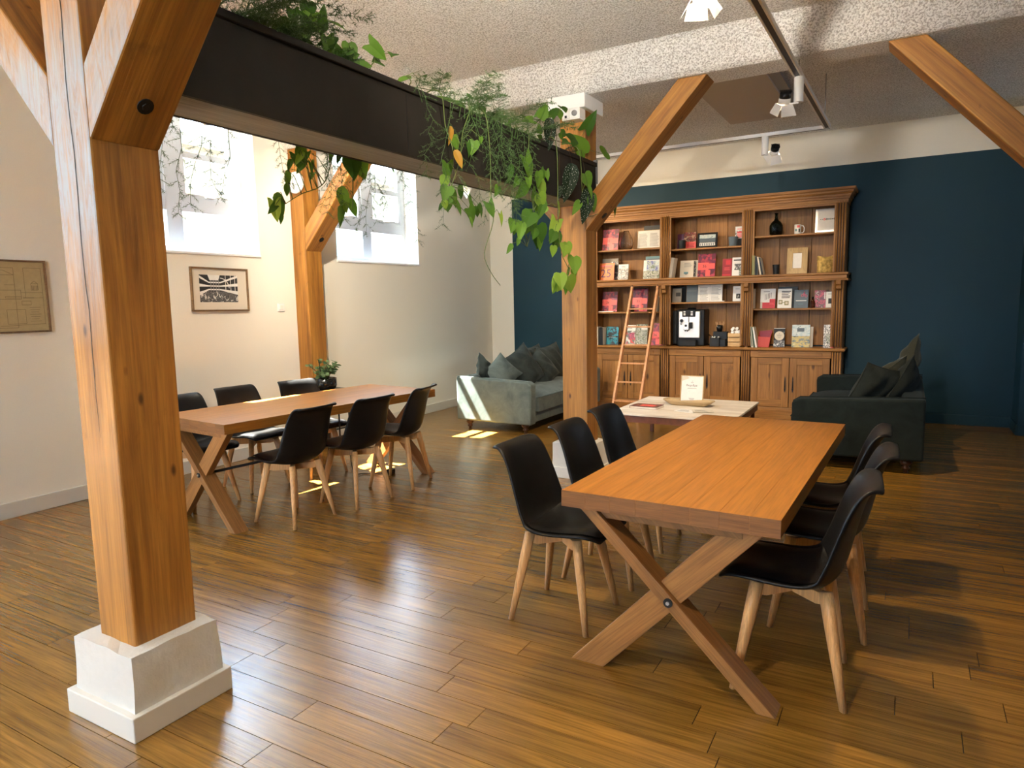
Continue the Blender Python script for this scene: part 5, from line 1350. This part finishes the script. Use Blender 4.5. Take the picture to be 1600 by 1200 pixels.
for key, (px, path, lv) in VINES.items():
    nm, lab, mode = VL[key]
    y0, z0 = path[0]
    t = thing(nm, lab, 'plant', (px if mode != 'up' else -2.57, y0, 2.70), group='plants in the trough')
    base = Vector(t.location)
    P = [Vector((px + rv.uniform(-.03, .03), y, z)) for y, z in path]
    if mode != 'up':
        root = Vector((-2.56 if px > -2.6 else -2.60, y0, 2.69))
        P = [root, Vector(((px + root.x) / 2, y0, 2.80)), Vector((px if px < -2.5 else max(px, -2.375), y0, 2.775))] + P[1:]
    else:
        P = [Vector((-2.57, y0, 2.68))] + P
    # smooth the path
    Q = []
    for i in range(len(P) - 1):
        p0 = P[max(i - 1, 0)]; p1 = P[i]; p2 = P[i + 1]; p3 = P[min(i + 2, len(P) - 1)]
        for f in (0, .25, .5, .75):
            Q.append(.5 * (2 * p1 + (p2 - p0) * f + (2 * p0 - 5 * p1 + 4 * p2 - p3) * f * f + (3 * p1 - p0 - 3 * p2 + p3) * f ** 3))
    Q.append(P[-1])
    sb = MB(); sb.tube(Q, [.0045 - .0025 * i / len(Q) for i in range(len(Q))], 5)
    if key in ('V1', 'V3', 'V4', 'V7', 'U4', 'U5'): lv = lv + [(y + rv.uniform(-.07, .07), z + rv.uniform(-.07, .07), s * rv.uniform(.55, .8)) for y, z, s in lv]
    for (y, z, s) in lv:
        pos = Vector((px + rv.uniform(-.05, .07), y, z))
        if px < -2.5 and mode == 'down': pos.x = px + rv.uniform(-.07, .0)
        near = min(Q, key=lambda q: (q - pos).length)
        away = pos - near; away.z *= .4
        if mode == 'down':
            tip = Vector((rv.uniform(-.25, .25), rv.uniform(-.7, .7), -1)) + away * 3
            nrm = Vector((.9 + rv.uniform(-.5, .4), -.55 + rv.uniform(-.6, .6), .35 + rv.uniform(-.3, .3)))
            kind = rv.choice((0, 0, 1, 2) if key != 'V7' else (1, 2, 2)); mk = 'leaf_light' if key == 'V4' and rv.random() < .8 or rv.random() < .12 else 'leaf'
            if key == 'V5': mk = 'leaf_orange'; kind = 2
        elif mode == 'up':
            tip = Vector((rv.uniform(-.3, .5), rv.uniform(-1, 1), rv.uniform(-.5, .7))) + away * 4
            nrm = Vector((.6 + rv.uniform(-.6, .4), -.5 + rv.uniform(-.5, .5), .5 + rv.uniform(-.6, .4)))
            kind = rv.choice((0, 1, 1)); mk = 'leaf'
        else:
            tip = Vector((rv.uniform(-.1, .1), rv.uniform(-.15, .15), -1)); nrm = Vector((.8, -.6, .15)); kind = 2; mk = 'leaf_dot'; s *= .86
        o = leaf(t, pos - base, s * rv.uniform(.74, .98), tip, nrm, kind, mk, rv)
        bp = o.location + base
        src = near
        if (bp - src).length > .012:
            mid = (bp + src) / 2 + Vector((0, 0, .03 if mode != 'up' else .0))
            if mode == 'dot': mid = Vector((-2.36, y, max(2.80, z + .02)))
            sb.tube([src, mid, bp], [.0025, .002, .0015], 4)
    sb.build('stem', M['stem' if mode != 'dot' else 'stem_brown'], t)

def fern(label, y, side, fronds, seed):
    """asparagus fern: wiry stems with side twigs of short needles"""
    t = thing('asparagus_fern', label, 'plant', (-2.57, y, 2.69), group='asparagus ferns in the trough')
    r = random.Random(seed)
    for f in range(fronds):
        b = MB()
        ang = r.uniform(0, 2 * PI) if side == 'up' else (r.uniform(-.9, .9) if side == 'front' else PI + r.uniform(-.9, .9))
        ln = r.uniform(.30, .62) if side == 'up' else (r.uniform(.40, .78) if side == 'rear' else r.uniform(.35, .75))
        d = Vector((math.cos(ang), math.sin(ang) * 1.3, 0))
        p0 = Vector((-2.57 + r.uniform(-.08, .08), y + (r.uniform(-.3, .3) if seed != 1 else r.uniform(-.2, .14)), 2.70))
        pts = []
        for i in range(13):
            u = i / 12
            if side == 'up':
                pts.append(p0 + d * (.40 * u * ln / .5) + Vector((0, 0, ln * (.75 * u - .42 * u * u))))
            else:
                k = .155 if side == 'front' else .14
                sgn = 1 if side == 'front' else -1
                out = min(1, u * 4)
                xx = p0.x + (sgn * (.20 + .06 * r.random()) + (-2.57 - p0.x)) * out + sgn * .02 * u
                zz = 2.70 + (.115 * math.sin(min(1, u * 4) * PI / 2) if u < .28 else .115 - (u - .28) * ln * 1.45)
                yy = p0.y + d.y * .30 * u + .04 * math.sin(7 * u + f)
                if side == 'rear' and zz < 2.80: xx = min(xx, -2.755)
                if side == 'front' and zz < 2.80: xx = max(xx, -2.385)
                pts.append(Vector((xx, yy, zz)))
        b.tube(pts, [.0022 - .0012 * i / 12 for i in range(13)], 4, cap=False)
        for i in range(2, 13):
            for s in (-1, 1):
                for q in range(2):
                    if r.random() < .12: continue
                    o = pts[i] if q == 0 or i == 12 else (pts[i] + pts[i + 1]) / 2
                    ax = (pts[min(i + 1, 12)] - pts[i - 1]).normalized()
                    sd = ax.cross(Vector((r.uniform(-.5, .5), r.uniform(-.5, .5), 1))).normalized() * s
                    tl = r.uniform(.05, .12) * (1.15 - .6 * i / 12)
                    e = o + (sd + ax * .7 + Vector((0, 0, r.uniform(-.35, .2)))).normalized() * tl
                    nn = int((7 + tl * 90) * 1.6)
                    w_ = Vector((0, 0, .0009))
                    b.add([o - w_, o + w_, e], [(0, 1, 2)])
                    for k in range(1, nn):
                        c = o + (e - o) * (k / nn)
                        nd = Vector((r.gauss(0, 1), r.gauss(0, 1), r.gauss(0, 1))).normalized() + (e - o).normalized() * .8
                        nd = nd.normalized() * r.uniform(.011, .023)
                        w2 = nd.cross(Vector((r.gauss(0, 1), r.gauss(0, 1), r.gauss(0, 1)))).normalized() * (.0016 if side == 'up' else .0011)
                        b.add([c - w2, c + w2, c + nd], [(0, 1, 2)])
        stuff(b.build('frond', M['needle'], t))
    return t
fern('dense asparagus fern at the near end of the trough, beside the big column', 2.06, 'up', 40, 1)
fern('asparagus fern standing beside the tallest arrow-leaved plant', 2.42, 'up', 4, 2)
fern('wispy asparagus fern over the middle of the trough', 3.75, 'up', 11, 3)
fern('asparagus fern arching towards the second column', 4.35, 'up', 9, 4)
fern('feathery asparagus fern sprays at the far end of the trough', 5.05, 'up', 4, 5)
fern('asparagus fern trailing behind the near end of the trough before the near window', 2.10, 'rear', 8, 6)
fern('asparagus fern trailing thickly behind the trough before the far window', 3.12, 'rear', 20, 7)
fern('thin asparagus fern trailing down the front of the trough, near half', 3.35, 'front', 4, 8)
fern('thick asparagus fern trailing down the front of the trough, far half', 4.02, 'front', 10, 9)

# jade plant in a black pot on a stand
st = thing('plant_stand', 'small black metal plant stand by the slim wall post', 'stand', (-5.50, 5.46, 0))
MB().box(-5.68, -5.32, 5.28, 5.64, .662, .68).build('stand_top', M['black_metal'], st, bevel=.003)
for x in (-5.665, -5.335):
    for y in (5.295, 5.625): MB().beam((x, y, .662), (x, y, 0), (.009, 0, 0), (0, .009, 0)).build('leg', M['black_metal'], st)
MB().box(-5.655, -5.345, 5.305, 5.615, .24, .252).build('stand_shelf', M['black_metal'], st)
jp = thing('jade_plant', 'bushy jade plant in a glossy black pot behind the left-hand table', 'plant', (-5.50, 5.44, .6805))
MB().lathe([(.10, 0), (.118, .012), (.130, .04), (.130, .125), (.122, .125), (.118, .02), (0, .016)], 28, (-5.50, 5.44, .6805)).build('pot', M['gloss_black'], jp)
MB().lathe([(.121, .105), (0, .11)], 20, (-5.50, 5.44, .6805)).build('soil', M['soil'], jp)
rj = random.Random(4); base = Vector(jp.location)
sb = MB()
for k in range(15):
    a = rj.uniform(0, 6.28); e = rj.uniform(.03, .19)
    p1 = base + Vector((.03 * math.cos(a), .03 * math.sin(a), .10)); p3 = base + Vector((e * math.cos(a), e * math.sin(a), rj.uniform(.20, .345) - .35 * e))
    p2 = (p1 + p3) / 2 + Vector((0, 0, .02))
    sb.tube([p1, p2, p3], [.008, .006, .004], 5)
    for q in range(13):
        f = rj.uniform(.45, 1.05); c = p1 + (p3 - p1) * f
        dv = Vector((rj.gauss(0, 1), rj.gauss(0, 1), rj.uniform(-.3, 1.2))).normalized()
        leaf(jp, c + dv * .028 - base, rj.uniform(.045, .065), dv, dv.orthogonal() + Vector((0, 0, .6)), 3, 'succulent', rj)
sb.build('stem', M['stem_brown'], jp)

# ------------------------------------------------------------------ pictures and switch on the left wall
def wall_picture(label, y0, y1, z0, z1, fw, roll=0.0):
    """hangs on the wall x = -6; local frame: x along +y of the room, z up, -y towards the room"""
    t = thing('framed_picture', label, 'picture', (X0 + .002, (y0 + y1) / 2, (z0 + z1) / 2), 0, local=True)
    t.rotation_euler = (0, roll, PI / 2)
    a, b = (y1 - y0) / 2, (z1 - z0) / 2
    for x0, x1, zz0, zz1 in ((-a, a, b - fw, b), (-a, a, -b, -b + fw), (-a, -a + fw, -b + fw, b - fw), (a - fw, a, -b + fw, b - fw)):
        MB().box(x0, x1, -.028, 0, zz0, zz1).build('frame_rail', M['frame_brown'], t, bevel=.002)
    return t, a, b
t, a, b_ = wall_picture('framed black and white photograph of a store interior on the left wall', 4.245, 4.905, 1.555, 1.985, .016, .012)
MB().box(-a + .016, a - .016, -.012, -.004, -b_ + .016, b_ - .016).build('mount', M['mat_card'], t)
ph = MB().box(-.235, .205, -.0125, -.0119, -.125, .142).build('photograph', M['p_bw'], t)
q = MB(); ms = [M['p_bw'], M['paper'], M['ink'], M['ink_grey']]
def pq(pts, mi, k):
    q.add([(x, -.0128 - .0001 * k, z) for x, z in pts], [tuple(range(len(pts)))], mi)
pq([(-.235, .142), (.205, .142), (.205, -.02), (-.235, -.02)], 2, 0)
pq([(-.14, .142), (0, .142), (-.02, .09), (-.12, .09)], 1, 1)
for i, z in enumerate((.075, .040, .005)):
    pq([(-.13, z), (0, z), (0, z - .012), (-.13, z - .012)], 1, 2)
    pq([(-.235, z + .06 - .045 * i), (-.13, z), (-.13, z - .012), (-.235, z + .035 - .05 * i)], 1, 2)
    pq([(.205, z + .07 - .045 * i), (0, z), (0, z - .012), (.205, z + .045 - .05 * i)], 1, 2)
for x in (-.11, -.08, -.05, -.02): pq([(x, .09), (x + .006, .09), (x + .006, -.02), (x, -.02)], 3, 3)
for x in (.06, .12, .17): pq([(x, .142), (x + .006, .142), (x + .006, -.02), (x, -.02)], 1, 3)
for i in range(8):
    a0, a1 = i * .19, (i + 1) * .19
    pq([(.0 + .10 * math.sin(a0), .01 + .10 * math.cos(a0)), (.0 + .107 * math.sin(a0), .01 + .107 * math.cos(a0)), (.0 + .107 * math.sin(a1), .01 + .107 * math.cos(a1)), (.0 + .10 * math.sin(a1), .01 + .10 * math.cos(a1))][::-1], 1, 4)
stuff(q.build('photo_detail', ms, ph))
t, a, b_ = wall_picture('framed ochre architectural plan at the left edge of the picture', 2.02, 2.965, 1.43, 1.99, .014, .0)
MB().box(-a + .014, a - .014, -.012, -.004, -b_ + .014, b_ - .014).build('plan_sheet', M['p_plan'], t)
q = MB()
def ln(x0, z0, x1, z1, w_=.0016):
    d = Vector((x1 - x0, 0, z1 - z0)); n_ = Vector((-d.z, 0, d.x)).normalized() * w_
    p0, p1 = Vector((x0, -.0125, z0)), Vector((x1, -.0125, z1))
    q.add([p0 - n_, p1 - n_, p1 + n_, p0 + n_], [(0, 1, 2, 3)])
def rect(x0, z0, x1, z1): ln(x0, z0, x1, z0); ln(x1, z0, x1, z1); ln(x1, z1, x0, z1); ln(x0, z1, x0, z0)
rect(a - .16, -.01, a - .035, .22); rect(a - .47, .22, a - .23, -.24); rect(a - .30, -.01, a - .19, .0); rect(a - .42, -.02, a - .19, .05)
ln(a - .30, .20, a - .23, .165); ln(a - .23, .165, a - .23, .04); ln(a - .38, .165, a - .23, .165); ln(a - .38, .20, a - .30, .20); ln(a - .30, .09, a - .23, .09)
rect(a - .115, .05, a - .065, .10); ln(a - .115, .10, a - .09, .12); ln(a - .09, .12, a - .065, .10)
for i in range(5): ln(a - .108 + i * .01, .05, a - .108 + i * .01, .085, .0022)
rect(a - .19, -.065, a - .125, -.035); rect(a - .30, -.21, a - .17, -.10)
for i in range(7): ln(a - .14 + .004 * (i % 3), -.085 - i * .018, a - .06 - .008 * (i % 3), -.085 - i * .018)
ln(a - .035, -.01, a - .035, -.22); ln(a - .35, -.225, a - .035, -.215); ln(a - .19, .03, a - .035, .03); ln(a - .18, -.01, a - .1, -.01, .003)
stuff(q.build('plan_drawing', M['plan_line'], t))
t = thing('light_switch', 'white square light switch on the left wall beside the photograph', 'switch', (X0, 5.34, 1.577))
MB().box(X0 + .0005, X0 + .012, 5.295, 5.385, 1.535, 1.62).build('switch_plate', M['white_metal'], t, bevel=.003)
MB().box(X0 + .012, X0 + .018, 5.315, 5.365, 1.555, 1.60).build('rocker', M['paper'], t, bevel=.002)

# extension lead on the floor under the left-hand table
t = thing('extension_lead', 'black extension lead with a plug on the floor under the left-hand table', 'cable', (-4.38, 4.85, 0))
MB().tube([(-4.42, 4.64, .37), (-4.43, 4.66, .15), (-4.44, 4.70, .012), (-4.40, 4.80, .007), (-4.30, 4.84, .007), (-4.22, 4.92, .007)], .005, 6).build('cable', M['black'], t)
MB().box(-4.225, -4.155, 4.90, 4.96, .0005, .042).build('plug', M['black'], t, bevel=.006)

# ------------------------------------------------------------------ track lighting and the ceiling board
ZT = 3.20
tr = thing('lighting_track', 'white ceiling light track with a dark groove, running towards the bookcase', 'track', (-.79, 5.0, ZT))
def rail(p0, p1, nm):
    p0, p1 = Vector(p0), Vector(p1); d = (p1 - p0).normalized(); s = Vector((-d.y, d.x, 0)) * .030
    b = MB(); b.beam(p0 + Vector((0, 0, .012)), p1 + Vector((0, 0, .012)), s, Vector((0, 0, .008)))
    for k in (-1, 1): b.beam(p0 - Vector((0, 0, .004)) + s * k * .78, p1 - Vector((0, 0, .004)) + s * k * .78, s * .22, Vector((0, 0, .0085)))
    o = b.build(nm, M['white_metal'], tr)
    MB().beam(p0 - Vector((0, 0, .009)), p1 - Vector((0, 0, .009)), s * .54, Vector((0, 0, .0012))).build('groove', M['black'], o)
    return o
rail((-.865, -1.5, ZT), (-.755, 7.50, ZT), 'rail'); rail((-5.4, 7.52, ZT), (-.735, 7.52, ZT), 'rail')
for x, y, zt in ((-.80, 4.0, ZF), (-.77, 5.62, 3.30), (-.76, 7.3, ZC), (-2.4, 7.52, ZC), (-4.6, 7.52, ZC), (-.84, .5, ZF)):
    MB().tube([(x, y, ZT + .02), (x, y, zt)], .004, 6).build('suspension_rod', M['grey_metal'], tr)
def spot_fixture(label, top, aim, energy, lit, size=60, blend=.5, tint=(1.0, .76, .48), swing=(-1, -.2)):
    top = Vector(top); t = thing('track_spotlight', label, 'lamp', top)
    MB().tube([top, top - Vector((0, 0, .185))], .034, 18).build('driver_tube', M['white_metal'], t, bevel=.003)
    sw = Vector((swing[0], swing[1], 0)).normalized()
    jc = top + sw * .095 - Vector((0, 0, .155))
    MB().beam(top - Vector((0, 0, .19)), jc + Vector((0, 0, -.035)), Vector((0, 0, .005)), Vector((-sw.y, sw.x, 0)) * .012).build('arm', M['white_metal'], t)
    d = (Vector(aim) - jc).normalized()
    q = d.to_track_quat('-Z', 'Y').to_matrix().to_4x4()
    Mx = Matrix.Translation(jc) @ q
    Mx = Mx @ Matrix.Scale(.84, 4)
    T0 = lambda p: Mx @ Vector(p)
    b = MB(); b.lathe([(.048, .015), (.048, .065)], 18, mi=0); b.v = [T0(p) for p in b.v]; hs_ = b.build('heat_sink', M['black'], t)
    for k in range(10):
        f = MB().box(-.046 + k * .0098, -.042 + k * .0098, -.03, .03, .064, .078); f.v = [T0(p) for p in f.v]; f.build('fin', M['black'], hs_)
    b = MB(); b.lathe([(.050, .015), (.052, -.03), (.044, -.032), (.042, -.012), (0, -.010)], 20); b.v = [T0(p) for p in b.v]; b.build('lamp_ring', M['white_metal'], t)
    b = MB(); b.lathe([(.040, -.0135), (0, -.0137)], 18); b.v = [T0(p) for p in b.v]; b.build('lens', M['lamp_glow'] if lit else M['white_china'], t)
    for k in range(4):
        a = k * PI / 2 + .3
        c, s = math.cos(a), math.sin(a)
        f = MB(); h = .052; e = .085; o = .05 if k % 2 else .035
        P = [(h, -h, -.034), (h, h, -.034), (h + o, h + .02, -.034 - e), (h + o, -h - .02, -.034 - e)]
        P = P + [(x + .002, y, z) for x, y, z in P]
        f.add([T0((x * c - y * s, x * s + y * c, z)) for x, y, z in P], [(0, 1, 2, 3), (7, 6, 5, 4), (0, 4, 5, 1), (1, 5, 6, 2), (2, 6, 7, 3), (3, 7, 4, 0)])
        f.build('barn_door', M['lamp_flap_lit'], t)
    l = bpy.data.lights.new('spot', 'SPOT'); l.energy = energy; l.spot_size = math.radians(size); l.spot_blend = blend; l.color = tint; l.shadow_soft_size = .035
    o = bpy.data.objects.new('spot', l); C.objects.link(o); o.parent = t
    o.location = jc + d * .03 - top; o.rotation_euler = d.to_track_quat('-Z', 'Y').to_euler()
    return t
spot_fixture('lit white track spotlight with barn doors beside the ceiling board', (-.772, 5.66, ZT - .005), (-1.4, 7.0, .4), SP_A, True, 95, .8)
spot_fixture('lit white track spotlight at the top edge of the picture', (-.835, 3.50, ZT - .005), (-.85, 3.5, .8), SP_B, True, 75, .7)
spot_fixture('small white track spotlight hanging before the white wall band', (-1.33, 7.52, ZT - .005), (-2.0, 9.5, 1.4), SP_C, True, 95, .8, swing=(1, -.1))
spot_fixture('white track spotlight on the rear rail, hidden behind the second column', (-4.9, 7.52, ZT - .005), (-2.2, 9.6, 1.4), SP_D * 1.3, True, 95, .8, swing=(-1, -.1))
spot_fixture('white track spotlight on the rear rail, hidden behind the planter trough', (-4.15, 7.52, ZT - .005), (-3.2, 9.6, 1.5), SP_D * .4, True, 100, .9, swing=(-1, -.1))
spot_fixture('unseen white spotlight added behind the viewer, on the long track', (-.84, .9, ZT - .005), (-1.3, 2.6, .3), SP_E * .8, True, 110, .9)  # lamp added out of view as warm fill
spot_fixture('unseen white spotlight added over the viewer, turned up to the ceiling', (-.815, 2.3, ZT - .005), (-1.9, 4.4, 3.75), 120, True, 140, .9, tint=(1.0, .92, .80))  # uplight added out of view to brighten the ceiling
t2 = thing('lighting_track', 'unseen light track added above the left-hand table, hidden by the trough', 'track', (-4.4, 3.5, ZT))  # hidden track, added to carry the two fill lamps below
MB().box(-4.418, -4.382, 2.7, 4.7, ZT, ZT + .03).build('rail', M['white_metal'], t2)
for y in (2.9, 4.5): MB().tube([(-4.4, y, ZT + .03), (-4.4, y, ZF)], .004, 6).build('suspension_rod', M['grey_metal'], t2)  # rods of the added track
spot_fixture('unseen white spotlight added above the near end of the left-hand table', (-4.4, 3.45, ZT - .005), (-4.9, 4.6, .3), SP_F * .55, True, 130, 1.0, tint=(1.0, .90, .72), swing=(-1, .1))  # hidden lamp added to brighten the left wall and table
spot_fixture('unseen white spotlight added above the far end of the left-hand table', (-4.4, 4.3, ZT - .005), (-5.7, 7.4, 1.5), SP_F * 1.2, True, 130, 1.0, tint=(1.0, .90, .72), swing=(-1, .1))  # hidden lamp added to brighten the wall towards the corner
# thin board under the ceiling
t = thing('ceiling_board', 'flat beige board fixed under the ceiling behind the plastered beam', 'panel', (-1.5, 7.2, 3.58))
MB().box(-1.87, -1.19, 5.95, 8.40, 3.56, 3.585).build('board', M['panel_board'], t, bevel=.003)
MB().box(-1.188, -1.09, 5.95, 7.9, 3.575, 3.61).build('edge_profile', M['grey_metal'], t)
for x in (-1.75, -1.3):
    for y in (6.2, 8.2): MB().tube([(x, y, 3.585), (x, y, ZC)], .006, 6).build('hanger', M['grey_metal'], t)
